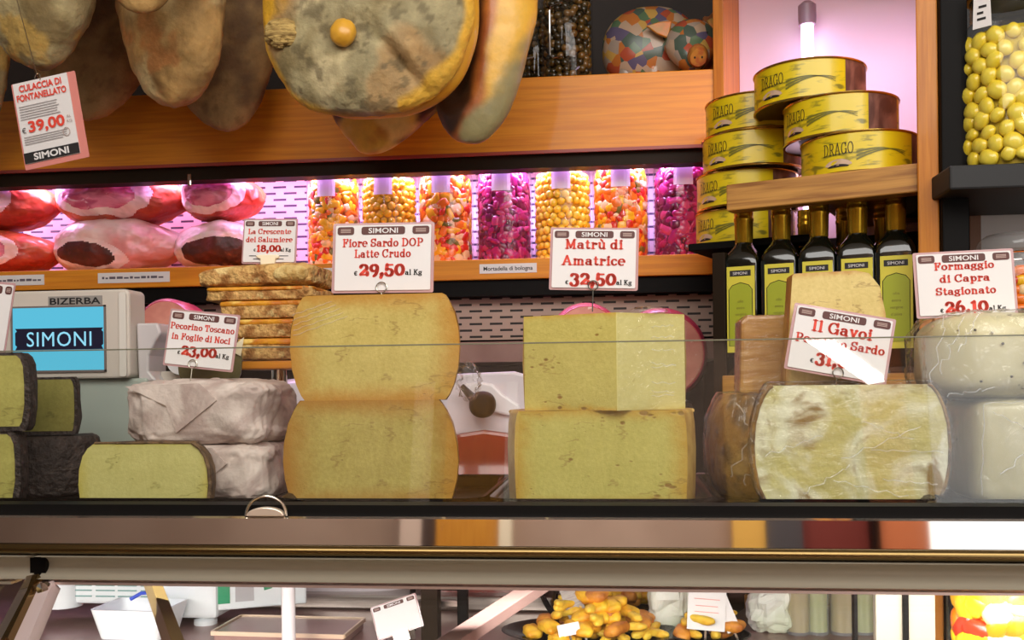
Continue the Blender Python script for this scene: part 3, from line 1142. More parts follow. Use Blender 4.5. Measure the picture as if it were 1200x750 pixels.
# pale yellow pair in the middle: the lower one is cut short of its axis so the wheel shows wider behind
p = P(703, 500, 0)
k = S(p)
Hm = P(703, 481, 0).z - ZT
hc = 101 / k
Rw = 108 / k + .006
off = math.sqrt(max(Rw ** 2 - hc ** 2, 1e-6))
t3 = thing('cheese_wheel_piece', 'large pale yellow cheese piece with small holes, lower of the middle stack', 'cheese', (p.x, 0, ZT), 0, 'pale yellow cheeses')
fr3 = [(0, .975), (.04, .985), (.3, .995), (.6, 1), (.85, .99), (.96, .975), (1, .955)]
prof = barrel(Rw, Hm, fr3)
V, Fc = [], []
segs = 44
for r, z in prof:
    a0 = -math.asin(min(off / r, 1)) if r > off else 0
    a0 = -math.asin(off / r) if r > off else -PI / 2
    for q in range(segs + 1):
        a = a0 + (PI - 2 * a0) * q / segs
        V.append((r * math.cos(a), r * math.sin(a) + off, z) if r > off else (0, r + off, z))
n = segs + 1
for i in range(len(prof) - 1):
    for q in range(segs):
        Fc.append((i * n + q, i * n + q + 1, (i + 1) * n + q + 1, (i + 1) * n + q))
link('rind', (V, Fc), RIND_Y, t3, smooth='all')
fpoly = [(math.sqrt((Rw * r) ** 2 - off ** 2), 0, Hm * z) for z, r in fr3] + [(-math.sqrt((Rw * r) ** 2 - off ** 2), 0, Hm * z) for z, r in fr3[::-1]]
link('cut_face', mv((fpoly, [tuple(range(len(fpoly)))]), 0, -.0008), pale(hc * 1.02, Hm), t3)
link('wrapped_back_edge', mv(tube([(-Rw * .97 * math.cos(R_(a)), off + Rw * .97 * math.sin(R_(a)), Hm - .002) for a in range(0, 181, 10)], .0022, 8), 0, 0, 0), RIND_Y, t3, smooth=True)

# upper piece: a wedge with its corner towards the viewer
zb4 = ZT + Hm
pcn = P(723, 470, -.012)
k = S(pcn)
H4 = P(723, 366, -.012).z - zb4
t4 = thing('cheese_wedge', 'pale yellow cheese wedge half in film, corner forward, topmost in the middle stack', 'cheese', (pcn.x, -.012, zb4), 0, 'pale yellow cheeses')
lx, rx = -(723 - 612) / k, (801 - 723) / k
cor = Vector((0, 0))
L4, R4 = Vector((lx * 1.02, .042)), Vector((rx * 1.06, .052))
cen = (L4 + R4) / 2 + Vector((0, .01))
arc = [L4]
for q in range(1, 16):
    a = q / 16.0
    base = L4.lerp(R4, a)
    arc.append(base + Vector((0, .075 * math.sin(PI * a))))
arc.append(R4)
rv = [(x, y, z) for z in (0, H4 * .05, H4 * .5, H4 * .95, H4) for x, y in
      [((pt.x - cen.x) * (1 + .02 * math.sin(PI * z / H4)) + cen.x, (pt.y - cen.y) * (1 + .02 * math.sin(PI * z / H4)) + cen.y) for pt in arc]]
na = len(arc)
rf = [(i * na + q, i * na + q + 1, (i + 1) * na + q + 1, (i + 1) * na + q) for i in range(4) for q in range(na - 1)]
link('rind', join((rv, rf), ([(0, 0, H4)] + [(pt.x, pt.y, H4) for pt in arc], [tuple(range(na + 1))]), ([(0, 0, 0)] + [(pt.x, pt.y, 0) for pt in arc], [tuple(range(na, -1, -1))])), RIND_Y, t4, smooth=True)
pm4 = paste('wedge_paste', c(214, 200, 112), c(186, 170, 82), c(206, 156, 44), .2, H4, .8, c(150, 112, 46), edge_from=.82)
pm4b = paste('wedge_paste_film', c(226, 216, 146), c(206, 194, 116), c(206, 182, 84), .2, H4, .3, c(176, 150, 70), edge_from=.85, coat=.6)


def wall_face(a, b, H, bul=.0):
    nx, nz = 10, 8
    v = [((a.x + (b.x - a.x) * i / nx), (a.y + (b.y - a.y) * i / nx), H * j / nz) for j in range(nz + 1) for i in range(nx + 1)]
    f = [(j * (nx + 1) + i, j * (nx + 1) + i + 1, (j + 1) * (nx + 1) + i + 1, (j + 1) * (nx + 1) + i) for j in range(nz) for i in range(nx)]
    return v, f


link('cut_face', wall_face(L4, cor, H4), pm4, t4)
fr_ = link('cut_face', wall_face(cor, R4, H4), pm4b, t4)
fr_['label'] = 'paler cut face under cling film'
dn = Vector((R4.y - cor.y, -(R4.x - cor.x), 0)).normalized() * .002
link('cling_film', mv(wall_face(cor, R4 * 1.02, H4 + .002), dn.x, dn.y, -.001), FILMC, t4)
link('film_knot', mv(wobble(superell(.020, .012, .004, 1, 1, 24, 14), .004, 120, 8, True), .035, .03, H4 + .003), FILM, t4, smooth=True)

# mouldy half cheese in film, and its neighbours
mould = paste('mouldy_paste', c(214, 204, 140), c(232, 226, 180), c(150, 104, 40), .1, .12, 0, edge_from=.86, mott=20, coat=.3)
mm = mould.node_tree
nzs = [n_ for n_ in mm.nodes if n_.type == 'TEX_NOISE'][0]
nzs.inputs['Distortion'].default_value = 2.5
FR_G = [(0, .82), (.06, .88), (.18, .95), (.35, .99), (.5, 1), (.68, .985), (.82, .94), (.92, .885), (.98, .83), (1, .79)]
mould2 = mat('creamy_mould_paste', c(206, 194, 118), 0.5, 0, c(236, 232, 200), scale=17, dist=.9, lo=.40, hi=.62, col3=c(150, 118, 54), scale3=19, lo3=.53, hi3=.68, bump=.5, bscale=40, coat=.3)
t5, R5, H5 = half_cheese('half_cheese', 'half cheese with creamy mould-streaked face wrapped in film, below the slanted 31,00 card', 884, 1108, 451, -.01, ZT, FR_G, mould2, RIND_B, film=FILMC)
link('rind_edge', tube([(x * 1.0, -.001, z) for x, z in [(R5 * r, H5 * zz) for zz, r in FR_G]], .0016, 8), RIND_B, t5, smooth=True)
link('rind_edge', tube([(-x, -.001, z) for x, z in [(R5 * r, H5 * zz) for zz, r in FR_G]], .0022, 8), RIND_B, t5, smooth=True)
pw = P(902, 520, .125)
Hw = P(902, 463, .06).z - ZT
t6 = thing('whole_cheese', 'whole brown-rinded cheese wheel in crinkled film behind the mouldy half cheese', 'cheese', (pw.x + .006, .135, ZT))
frw = [(0, .84), (.08, .92), (.25, .985), (.5, 1), (.75, .97), (.92, .87), (1, .78)]
Rq = .079
link('rind', wobble(lathe([(0, 0)] + [(Rq * r, Hw * z) for z, r in frw] + [(0, Hw)], 48), .002, 40, 5), RIND_B, t6, smooth='all')
link('cling_film', wobble(lathe([(0, -.0)] + [(Rq * r + .003, (Hw + .003) * z) for z, r in frw] + [(0, Hw + .003)], 72), .003, 60, 9, True), FILM, t6, smooth=True)

# tan wedge and tall pale wedge standing on it
zt6 = ZT + Hw + .0015
tanm = mat('tan_wrapped_rind', c(196, 150, 84), 0.45, 0, c(172, 122, 56), scale=18, stretch=(1, 1, 5), bump=.1, coat=.3)
pa, pb_ = P(866, 420, .095), P(934, 420, .095)
hh = P(890, 370, .095).z - zt6
t7 = thing('cheese_wedge', 'tan cheese wedge in smooth film standing left of the tall pale wedge', 'cheese', ((pa.x + pb_.x) / 2, .095, zt6))
wx = (pb_.x - pa.x) / 2
body = [(-wx, 0), (wx, 0), (wx, hh * 1.0), (-wx * .72, hh), (-wx * .93, hh * .93)]
link('rind', prism(body, -.004, .05), tanm, t7, bevel=.004)
link('cling_film', prism([(x * 1.03, z * 1.01) for x, z in body], -.006, .052), FILMC, t7, bevel=.004)
pa, pb_ = P(920, 420, .035), P(1040, 420, .035)
zt5 = ZT + H5
hh = P(980, 318, .035).z - zt5
k = S(pa)
t8 = thing('cheese_wedge', 'tall pale cheese wedge with a browned right edge standing behind the slanted 31,00 card', 'cheese', ((pa.x + pb_.x) / 2, .035, zt5))
wx = (pb_.x - pa.x) / 2
poly = [(-wx, 0), (wx * .93, 0), (wx * 1.0, hh * .35), (wx * .97, hh * .62), (wx * .86, hh * .86), (wx * .66, hh * .975), (wx * .4, hh), (-wx * .80, hh * .985), (-wx * .84, hh * .97)]
link('cut_face', prism(poly, -.001, 0), paste('tall_wedge_paste', c(230, 208, 138), c(206, 182, 106), c(186, 122, 44), wx, hh, .2, edge_from=.84), t8)
link('rind', prism([(x * 1.01, z * 1.005) for x, z in poly], .0, .035), RIND_O, t8, bevel=.002)

# right end: white cheeses in film
WHITEC = mat('white_goat_paste', c(220, 212, 168), 0.5, 0, c(200, 190, 140), scale=14, bump=.1, col3=c(90, 76, 56), scale3=48, lo3=.69, hi3=.73, coat=.2)
p = P(1182, 500, 0.03)
k = S(p)
Hl = P(1182, 468, .03).z - ZT
tl = thing('goat_cheese', 'white block of cheese in film at the right end, lower one on its tray', 'cheese', (P(1222, 500, .03).x, .07, ZT), 0, 'white film-wrapped cheeses')
link('paste', wobble(mv(superell(80 / k, .06, Hl / 2, .22, .3, 40, 24), 0, 0, Hl / 2), .002, 20, 3), WHITEC, tl, smooth='all')
link('cling_film', wobble(mv(superell(82.5 / k, .062, Hl / 2 + .0015, .22, .3, 60, 36), 0, 0, Hl / 2), .003, 60, 1, True), FILM, tl, smooth=True)
zl = ZT + Hl + .001
Hu = P(1182, 365, .03).z - zl
tu = thing('goat_cheese', 'white rounded cheese with dark specks in loose film, on top at the right end', 'cheese', (P(1186, 500, .03).x, .075, zl), 0, 'white film-wrapped cheeses')
link('paste', wobble(mv(superell(90 / k, .075, Hu / 2, .5, .75, 40, 24), 0, 0, Hu / 2), .003, 16, 6), WHITEC, tu, smooth='all')
link('cling_film', wobble(mv(superell(97 / k, .079, Hu / 2 + .002, .45, .7, 72, 40), 0, 0, Hu / 2), .006, 45, 2, True), FILM, tu, smooth=True)

FOLD = glassmat('film_fold', (1, 1, 1, 1), .1, 1.5, haze=.22)


def folds(parent, lines, r=.0007):
    link('film_fold', join(*[tube(l, r, 6) for l in lines]), FOLD, parent, smooth=True)


def wavy(x0, z0, x1, z1, y, amp=.003, n=10, s=0.0, bow=0.0):
    return [(x0 + (x1 - x0) * i / n + amp * math.sin(i * 1.7 + s), y - bow * math.sin(PI * i / n), z0 + (z1 - z0) * i / n + amp * math.cos(i * 2.3 + s)) for i in range(n + 1)]


random.seed(77)
folds(t5, [wavy(-.05, .015, .0, .045, -.0055, .002, s=1), wavy(-.02, .03, .055, .012, -.0055, .002, s=2), wavy(.01, .09, .06, .07, -.0055, .002, s=3), wavy(-.085, .055, -.03, .075, -.0055, .002, s=4),
           wavy(.02, .06, .09, .058, -.0055, .001, s=5), wavy(-.01, .05, .07, .085, -.0055, .002, s=6), wavy(.03, .03, .085, .025, -.0055, .001, s=7)], .0005)
folds(t4, [wavy(.008 + .004 * q_, H4 * zf_, .062, H4 * (zf_ + random.uniform(-.06, .06)), .026, .0012, s=q_) for q_, zf_ in enumerate((.12, .2, .3, .42, .5, .62, .75, .86))], .0004)
dkt = mat('dark_speck', c(70, 58, 44), .6)
for tt_, HH_, yy_ in ((tu, Hu, -.078),):
    link('dark_specks', join(*[mv(superell(.0016, .0012, .0014, 1, 1, 8, 6), x_, yy_ + .012 * abs(x_ / .06) ** 2, HH_ * z_) for x_, z_ in ((-.045, .78), (-.02, .62), (.004, .80), (.0, .40), (-.04, .2), (.02, .5), (-.012, .25))]), dkt, tt_, smooth=True)
folds(tu, [wavy(-.088, Hu * .1, -.07, Hu * .95, -.060, .003, s=1), wavy(-.08, Hu * .3, -.055, Hu * .9, -.068, .003, s=2), wavy(-.075, Hu * .05, -.03, Hu * .12, -.076, .002, s=3), wavy(-.06, Hu * .55, -.04, Hu * .98, -.07, .002, s=4)], .0006)
folds(tl, [wavy(-.07, Hl * .1, -.066, Hl * .95, -.0625, .001, s=1), wavy(-.06, Hl * .9, .0, Hl * .6, -.0645, .002, s=2), wavy(-.05, Hl * .3, .0, Hl * .75, -.0645, .002, s=5), wavy(-.065, Hl * .97, .02, Hl * .985, -.060, .001, s=3)], .0006)
folds(t6, [wavy(-.06, Hw * .2, -.03, Hw * .7, -.066, .003, s=1, bow=.006), wavy(-.045, Hw * .15, -.02, Hw * .5, -.074, .003, s=2), wavy(-.05, Hw * .95, -.03, Hw * .55, -.066, .003, s=3, bow=.006)], .0008)
folds(t2, [wavy(-R2 * .96, H2 * (.62 + .05 * q_), -R2 * (.30 + .05 * q_), H2 * (.80 + .035 * q_), -.0012, .0006, s=q_) for q_ in range(5)], .0003)

# left end: green-yellow half in a leaf rind
FR_N = [(0, .94), (.1, .975), (.35, 1), (.6, .985), (.8, .93), (.92, .85), (1, .74)]
t9, R9, H9 = half_cheese('half_cheese', 'low green-yellow half cheese with brown leaf rind in front of the paper parcels', 87, 249, 519, -.025, ZT, FR_N, lime, RIND_L)
link('rind_edge', tube([(R9 * r * 1.0, -.001, H9 * z) for z, r in FR_N], .0022, 8), RIND_L, t9, smooth=True)
link('rind_edge', tube([(-R9 * .74 + R9 * 1.48 * q / 12, -.0005, H9 + .0002 * math.sin(q)) for q in range(13)], .0013, 8), RIND_L, t9, smooth=True)

# black-rinded pieces
limed = lambda R, H: paste('olive_paste', c(190, 182, 100), c(156, 148, 72), c(140, 126, 50), R, H, .15, edge_from=.85)
FR_B = [(0, .93), (.06, .965), (.3, 1), (.6, 1), (.85, .985), (.95, .95), (1, .9)]


def black_wedge(label, pxr, pyt, Y, zb, wpx, face, rz, hm=None, extra=.006):
    p = P(pxr - wpx, 500, Y)
    k = S(p)
    R = wpx / k
    H = hm or (P(pxr - wpx / 2, pyt, Y).z - zb)
    t = thing('black_rind_cheese', label, 'cheese', (p.x, Y, zb), R_(rz), 'black-rinded cheeses')
    prof = barrel(R, H, FR_B)
    rind, cuts = sector(prof, -.0, PI)
    link('rind', wobble(rind, .002, 60, pxr), RIND_D, t, smooth='all')
    ins = [(x * .93, -.0012, z * .9 + H * .06) for x, y, z in cuts[0][0]]
    link('rind_rim', mv(cuts[0], 0, -.0005), RIND_D, t)
    link('cut_face', (ins, [tuple(range(len(ins)))]), face(R, H), t)
    return t, R, H


b1, Rb, Hb1 = black_wedge('yellow-green cheese with black rind at the left edge, lower one on its tray', 22, 506, -.02, ZT, 95, limed, 9)
b2, Rb2, Hb2 = black_wedge('yellow-green cheese with black rind at the left edge, on top of its stack', 34, 413, -.02, ZT + Hb1, 95, limed, 9)
pw = P(58, 520, .12)
Hk = P(58, 514, .05).z - ZT
t10 = thing('whole_cheese', 'whole black-rinded cheese wheel between the left-edge stack and the low green-yellow half', 'cheese', (pw.x, .125, ZT), 0, 'black-rinded cheeses')
Rk = 54 / S(pw)
link('rind', wobble(lathe([(0, 0)] + [(Rk * r, Hk * z) for z, r in FR_B] + [(0, Hk)], 56), .0025, 55, 4), RIND_D, t10, smooth='all')
b3, _, _ = black_wedge('dull olive cheese wedge with black rind standing on the whole black wheel', 91, 442, .105, ZT + Hk + .002, 44, lambda R, H: paste('dull_olive_paste', c(150, 142, 72), c(120, 112, 50), c(110, 100, 40), R, H, .15, edge_from=.85), 6)

# paper-wrapped parcels
PAPER = mat('mauve_wrapping_paper', c(222, 206, 196), 0.5, 0, c(184, 162, 154), scale=15, lo=.36, hi=.66, dist=2.0, bump=.7, bscale=26)
for i, (x0, x1, yt, lab) in enumerate(((176, 321, 522, 'cheese parcel in creased pale paper, lower of two behind the green-yellow half'),
                                       (142, 315, 447, 'cheese parcel in creased pale paper, upper one carrying the 23,00 card'))):
    Yp = .075
    p = P((x0 + x1) / 2, 500, Yp - .05)
    k = S(p)
    zb = ZT if i == 0 else ZT + Hpar + .001
    Hh = P((x0 + x1) / 2, yt, Yp - .05).z - zb
    if i == 0:
        Hpar = Hh
    t = thing('paper_parcel', lab, 'cheese parcel', (p.x, Yp + .012, zb), R_(3 * i - 2), 'paper-wrapped cheeses')
    e = mv(superell((x1 - x0) / 2 / k, .072, Hh / 2, .3, .38, 150, 80), 0, 0, Hh / 2)
    e = wobble(e, .0075, 20, 4 + i * 3, True)
    e = wobble(e, .0035, 48, 14 + i * 3, True)
    e = wobble(e, .002, 70, 9 + i, True)
    lowz = min(v.z for v in e[0])
    link('paper', shape(e, lambda q: Vector((q.x, q.y, max(q.z, .0005)))), PAPER, t, smooth='all')
    wv = (x1 - x0) / 2 / k
    link('paper_flap', wobble(prism([(-wv * .9, Hh * .93), (wv * .1, Hh * .97), (wv * .35, Hh * .7), (-wv * .2, Hh * .2), (-wv * .35, Hh * .62)], -.0765, -.072), .002, 40, i), PAPER, t)
    topz = zb + Hh

# price cards on the cheeses
zcard = lambda *a: a
price_card('white price card 29,50 standing on the ochre stack, red lettering', 447.5, 343, .02, 122, 84, .6,
           [('Fiore Sardo DOP', .66, .105, .80), ('Latte Crudo', .505, .105, .56)], '29,50', price_z=.25, price_h=.17)
price_card('white price card 32,50 on a wire pin above the middle wedge, red lettering', 695, 340, .02, 104, 75, 2.0,
           [('Matr\u00f9 di', .66, .14, .66), ('Amatrice', .40, .14, .72)], '32,50', price_z=.09, price_h=.19, pin=.024)
price_card('slanted white price card 31,00 leaning on the tall pale wedge', 978, 442, .012, 118, 80, 11.0,
           [('Il Gavoi', .63, .155, .60), ('Pecorino Sardo', .44, .12, .88)], '31,00', price_z=.16, price_h=.17, pin=.012, ring_at=.02)
price_card('white price card 26,10 behind the white goat cheese at the right end', 1134, 371, .055, 114, 79, -1.5,
           [('Formaggio', .72, .105, .60), ('di Capra', .53, .105, .5), ('Stagionato', .34, .105, .60)], '26,10', price_z=.075, price_h=.17, ring=False)
price_card('pale price card 23,00 tilted on the upper paper parcel', 231, 432, .06, 86, 68, 6.5,
           [('Pecorino Toscano', .66, .10, .92), ('in Foglie di Noci', .48, .10, .84)], '23,00', price_z=.22, price_h=.165, pin=.02, ring_at=-.06)
cr = price_card('small price card 18,00 in a cream clip on the top focaccia', 314.5, 309, .19, 66, 54, 1.5,
                [('La Crescente', .66, .105, .80), ('del Salumiere', .48, .105, .86)], '18,00', price_z=.27, price_h=.15, extra=[(.36, .17), (.28, .1)], ring=False)
kk = S(cr.location)
link('cream_clip', prism([(x / kk, z / kk) for x, z in ((-15, 9), (-12, 6), (-9, 5), (-8, -6), (8, -6), (9, 5), (12, 6), (14, 9), (9, 10), (-9, 10))], -.004, .004), mat('cream_plastic', c(240, 228, 196), 0.4), cr, bevel=.001)
price_card('white card cut off by the left frame edge beside the scale', -18, 412, .06, 50, 84, 6, [], None, ring=False)


# ================================================================ long back shelves
YS = .80
xl, xr = P(-260, 330, YS).x, P(843, 300, YS).x
zf0 = P(600, 180, YS).z          # underside of the wide wooden fascia
zf1 = P(740, 85, YS).z           # its top
zs1 = P(600, 303, YS).z          # jar shelf top
zs0 = P(600, 327, YS).z
shelf = thing('back_shelf', 'long wooden back shelf unit with purple-lit recess and perforated back', 'shelf', ((xl + xr) / 2, YS, ZW))
ox, oy, oz = shelf.location


def sh(name, x0, x1, y0, y1, z0, z1, mt, bevel=0.0):
    return link(name, box(x0 - ox, x1 - ox, y0 - oy, y1 - oy, z0 - oz, z1 - oz), mt, shelf, bevel=bevel)


sh('fascia_board', xl, xr, YS, YS + .025, zf0, zf1, WOOD, .002)
sh('upper_board', xl, xr, YS + .025, 1.24, zf1 - .03, zf1 - .002, WOOD)
zch = P(600, 198, YS + .012).z
sh('light_channel', xl, xr, YS + .012, YS + .05, zch, zf0, DARK)
sh('fascia_trim', xl, xr, YS - .002, YS + .004, zf0 - .002, zf0 + .004, mat('rose_trim', c(150, 60, 50), 0.4))
sh('jar_shelf', xl, xr, YS, 1.16, zs0, zs1, WOOD, .002)
sh('shelf_underside', xl, xr, YS + .01, 1.16, zs0 - .03, zs0, BLACKM)
pp = link('perforated_back', box(xl - ox, xr - ox, -.004, .004, 0, zf1 - .03 - zs1), slots('white_slotted_sheet', c(226, 222, 236), c(60, 50, 92), .05, .0145), shelf)
pp.location = (0, 1.16 - oy, zs1 - oz)
pz0, pz1 = P(600, 398, .85).z, P(600, 331, .85).z
pq = link('lower_slotted_panel', box(xl - ox, xr - ox, -.004, .004, 0, zs0 - .031 - pz0), slots('grey_slotted_sheet', c(168, 142, 128), c(24, 18, 16), .040, .0125, .4, .2), shelf)
pq.location = (0, .85 - oy, pz0 - oz)
sh('steel_ledge', xl, xr, .82, 1.20, P(600, 424, .82).z, P(600, 400, .82).z, MAUVE)
sh('lower_back', xl, xr, 1.18, 1.20, ZW, pz0 + .05, mat('dark_brown_panel', c(52, 38, 34), .5))  # back panel in one dark brown colour
sh('end_panel', xr, xr + .018, YS, 1.24, ZW, zs0 + .03, BLACKM)
sh('end_panel', xl - .018, xl, YS, 1.24, ZW, zf1, WOOD_V)
ledm = emat('purple_led', c(205, 130, 255), 5.0)
sh('led_strip', xl + .02, xr - .02, YS + .055, YS + .07, zf0 - .004, zf0 + .004, ledm)
area('shelf_purple_light', ((xl + xr) / 2, YS + .09, zf0 + .012), ((xl + xr) / 2, YS + .19, zs1), xr - xl - .05, .03, 16, (.80, .50, 1.0))
xq = P(223, 205, YS + .01)
link('light_clip', join(box(xq.x - ox - .004, xq.x - ox + .004, .004, .011, zch - oz - .012, zch - oz + .012)), CHROME, shelf, bevel=.002)


_g2 = []


def mat_grey2():
    if not _g2:
        _g2.append(mat('grey_lettering', c(96, 88, 100), .6))
    return _g2[0]


def shelf_label(label, px0, px1, pyc, hpx, text=None, tilt=0):
    a, b_ = P(px0, pyc, YS), P(px1, pyc, YS)
    k = S(a)
    wd, ht = b_.x - a.x, hpx / k
    t = thing('shelf_label', label, 'shelf label', ((a.x + b_.x) / 2, YS - .0006, (zs0 + zs1) / 2 + .001), 0, 'paper strips on the shelf edge')
    link('paper_strip', box(-wd / 2, wd / 2, -.0006, .0006, -ht / 2, ht / 2), PAPERW, t)
    if text:
        letters('black_lettering', text_vf(text, ht * .42, wd * .86, .015), INK, t, 0, -.0009, -ht * .2)
    else:
        random.seed(int(px0) + 50)
        bits, x = [], -wd * .44
        while x < wd * .42:
            l = random.uniform(.03, .09) * wd
            bits.append(box(x, min(x + l, wd * .45), -.0009, -.0008, -ht * .11, ht * random.choice((.05, .12))))
            x += l + .018 * wd
        link('faint_lettering', join(*bits), mat_grey2(), t)


shelf_label('white paper strip on the shelf edge above the scale, right of the white card', -20, 52, 328, 12)
shelf_label('white paper strip on the shelf edge below the lower shelf hams', 115, 199, 324, 12)
shelf_label('white paper strip on the shelf edge half behind the 29,50 card', 341, 410, 317, 11)
shelf_label('white paper strip reading Mortadella di bologna on the shelf edge', 562, 629, 312, 11, 'Mortadella di bologna')

# ---------------------------------------------------------------- hams lying on the shelf
SKIN = mat('orange_ham_skin', c(222, 110, 66), 0.45, 0, c(176, 48, 34), scale=12, bump=.2, coat=.3)
FAT = mat('pink_white_fat', c(246, 220, 214), 0.4, 0, c(238, 190, 190), scale=14, bump=.15, coat=.3)
LEAN = mat('raw_ham_lean', c(232, 126, 150), 0.4, 0, c(196, 76, 110), scale=22, stretch=(1, 1, 3), bump=.2, coat=.3, dist=1.0, col3=c(238, 190, 198), scale3=26, lo3=.6, hi3=.7)
DKHAM = mat('dark_ham_flesh', c(110, 44, 34), 0.5, 0, c(66, 28, 24), scale=18, bump=.3, col3=c(190, 110, 70), scale3=14, lo3=.62, hi3=.72)


FATSK = mat('pink_fat_skin', c(240, 206, 200), 0.4, 0, c(220, 140, 140), scale=9, bump=.2, coat=.3)


def shelf_ham(label, px0, px1, py0, py1, zbase, skin, face, facecol, rl=0.0, Yh=.93):
    p0 = P((px0 + px1) / 2, py1, Yh)
    k = S(p0)
    rx, rz = (px1 - px0) / 2 / k, (py1 - py0) / 2 / k
    t = thing('cured_ham', label, 'ham', (p0.x, Yh, zbase), 0, 'hams lying on the purple-lit shelf')
    ry = .075

    def fn(q):
        s = 1 - .38 * max(0, q.x / rx) ** 1.5
        return Vector((q.x, q.y * s, q.z * s))
    b = shape(wobble(superell(rx, ry, rz, .75, .8, 280, 170), .011, 13, px0), fn)
    b = wobble(b, .0018, 45, px0 + 3, True)
    lo = min(v.z for v in b[0])
    b = mv(b, 0, 0, -lo)
    fx, fz, fw, fh = face
    cr_, sr_ = math.cos(R_(rl)), math.sin(R_(rl))

    def zone(q):
        dx, dz = q.x / rx - fx, (q.z + lo) / rz - fz
        dx, dz = dx * cr_ - dz * sr_ * rz / rx, dx * sr_ * rx / rz + dz * cr_
        e = math.hypot(dx / fw, dz / fh) + .10 * nzv(q, 22, px0)
        if q.y > 0 and not (facecol is None and q.z + lo > 0):
            return 0
        if e < .72 and facecol:
            return 2
        return 1 if e < 1 else 0
    zs = [[], [], []]
    for f_ in b[1]:
        cq = sum((b[0][i] for i in f_), Vector()) / len(f_)
        zs[zone(cq)].append(f_)
    for nm, fl, mt_ in (('skin', zs[0], skin), ('fat', zs[1], FAT), ('lean_face', zs[2], facecol)):
        if not fl:
            continue
        used = sorted({i for f_ in fl for i in f_})
        ix = {v: n_ for n_, v in enumerate(used)}
        link(nm, ([b[0][i] for i in used], [tuple(ix[i] for i in f_) for f_ in fl]), mt_, t, smooth='all')
    return t, -lo


zl_ = zs1 + .0008
shelf_ham('lower left shelf ham with dark red cut face beside the frame edge', -70, 76, 270, 322, zl_, SKIN, (-.1, .05, .62, .75), LEAN)
shelf_ham('lower shelf ham with white fat top over dark flesh, middle of the row', 66, 222, 256, 320, zl_, FATSK, (-.34, -.36, .66, .58), DKHAM, 8)
shelf_ham('lower shelf ham with thin fat top and dark brown side, right end of the row', 206, 330, 260, 316, zl_, FATSK, (.05, -.35, 1.05, .80), DKHAM, 3)
zu = lambda px, py: P(px, py, .93).z
shelf_ham('upper left shelf ham with orange skin and pink face beside the frame edge', -70, 74, 216, 273, zu(20, 272), SKIN, (-.2, .1, .66, .78), LEAN)
shelf_ham('upper middle shelf ham with a large marbled pink face ringed by fat', 68, 228, 210, 270, zu(150, 266), SKIN, (-.20, .12, .80, .86), LEAN, 4)
shelf_ham('upper right shelf ham with a pink face beside the first pickle jar', 216, 313, 212, 267, zu(262, 262), SKIN, (-.10, .06, .84, .92), LEAN, -4)

# ---------------------------------------------------------------- pickle jars
YJ = .93
JARS = [(360, 424, 'mixed', 'pickle jar of mixed orange vegetables, first from the left on the purple-lit shelf'),
        (424, 490, 'onion', 'pickle jar of yellow onions, second from the left above the 29,50 card'),
        (490, 556, 'mixed', 'pickle jar of mixed orange vegetables between yellow onions and purple cabbage'),
        (557, 626, 'purple', 'pickle jar of purple vegetables, fourth jar from the left'),
        (626, 694, 'onion', 'pickle jar of yellow onions behind the 32,50 card'),
        (694, 762, 'mixed', 'pickle jar of mixed orange vegetables next to the last purple jar'),
        (763, 836, 'purple', 'pickle jar of purple vegetables at the right end of the row beside the tins')]
YEL = mat('pickled_onion', c(255, 206, 34), 0.25, 0, c(255, 226, 96), scale=40, coat=.4)
PIECES = [mat('orange_carrot', c(240, 120, 20), .3, coat=.4), mat('yellow_pepper', c(250, 190, 30), .3, coat=.4), mat('red_pepper', c(214, 50, 24), .3, coat=.4),
          mat('pale_cauliflower', c(244, 206, 150), .4, coat=.4), mat('green_gherkin', c(120, 110, 30), .35, coat=.4)]
PURP = [mat('purple_cabbage', c(176, 30, 110), .3, coat=.4), mat('dark_purple_cabbage', c(112, 14, 70), .3, coat=.4), mat('pink_purple_cabbage', c(206, 66, 130), .3, coat=.4)]
BRINE = {'onion': mat('yellow_brine', c(206, 150, 20), .3), 'mixed': mat('orange_brine', c(190, 96, 14), .3), 'purple': mat('purple_brine', c(110, 14, 66), .3)}
LID = mat('white_metal_lid', c(220, 214, 214), .3, .5)


def link_multi(name, items, mats, parent=None, smooth=True):
    V, Fc, mi = [], [], []
    for vf, i in items:
        n = len(V)
        V += [tuple(q) for q in vf[0]]
        Fc += [tuple(a + n for a in q) for q in vf[1]]
        mi += [i] * len(vf[1])
    me = bpy.data.meshes.new(name)
    me.from_pydata(V, [], Fc)
    for m_ in mats:
        me.materials.append(m_)
    me.polygons.foreach_set('material_index', mi)
    if smooth:
        me.polygons.foreach_set('use_smooth', [True] * len(Fc))
    o = bpy.data.objects.new(name, me)
    col.objects.link(o)
    o.parent = parent
    return o


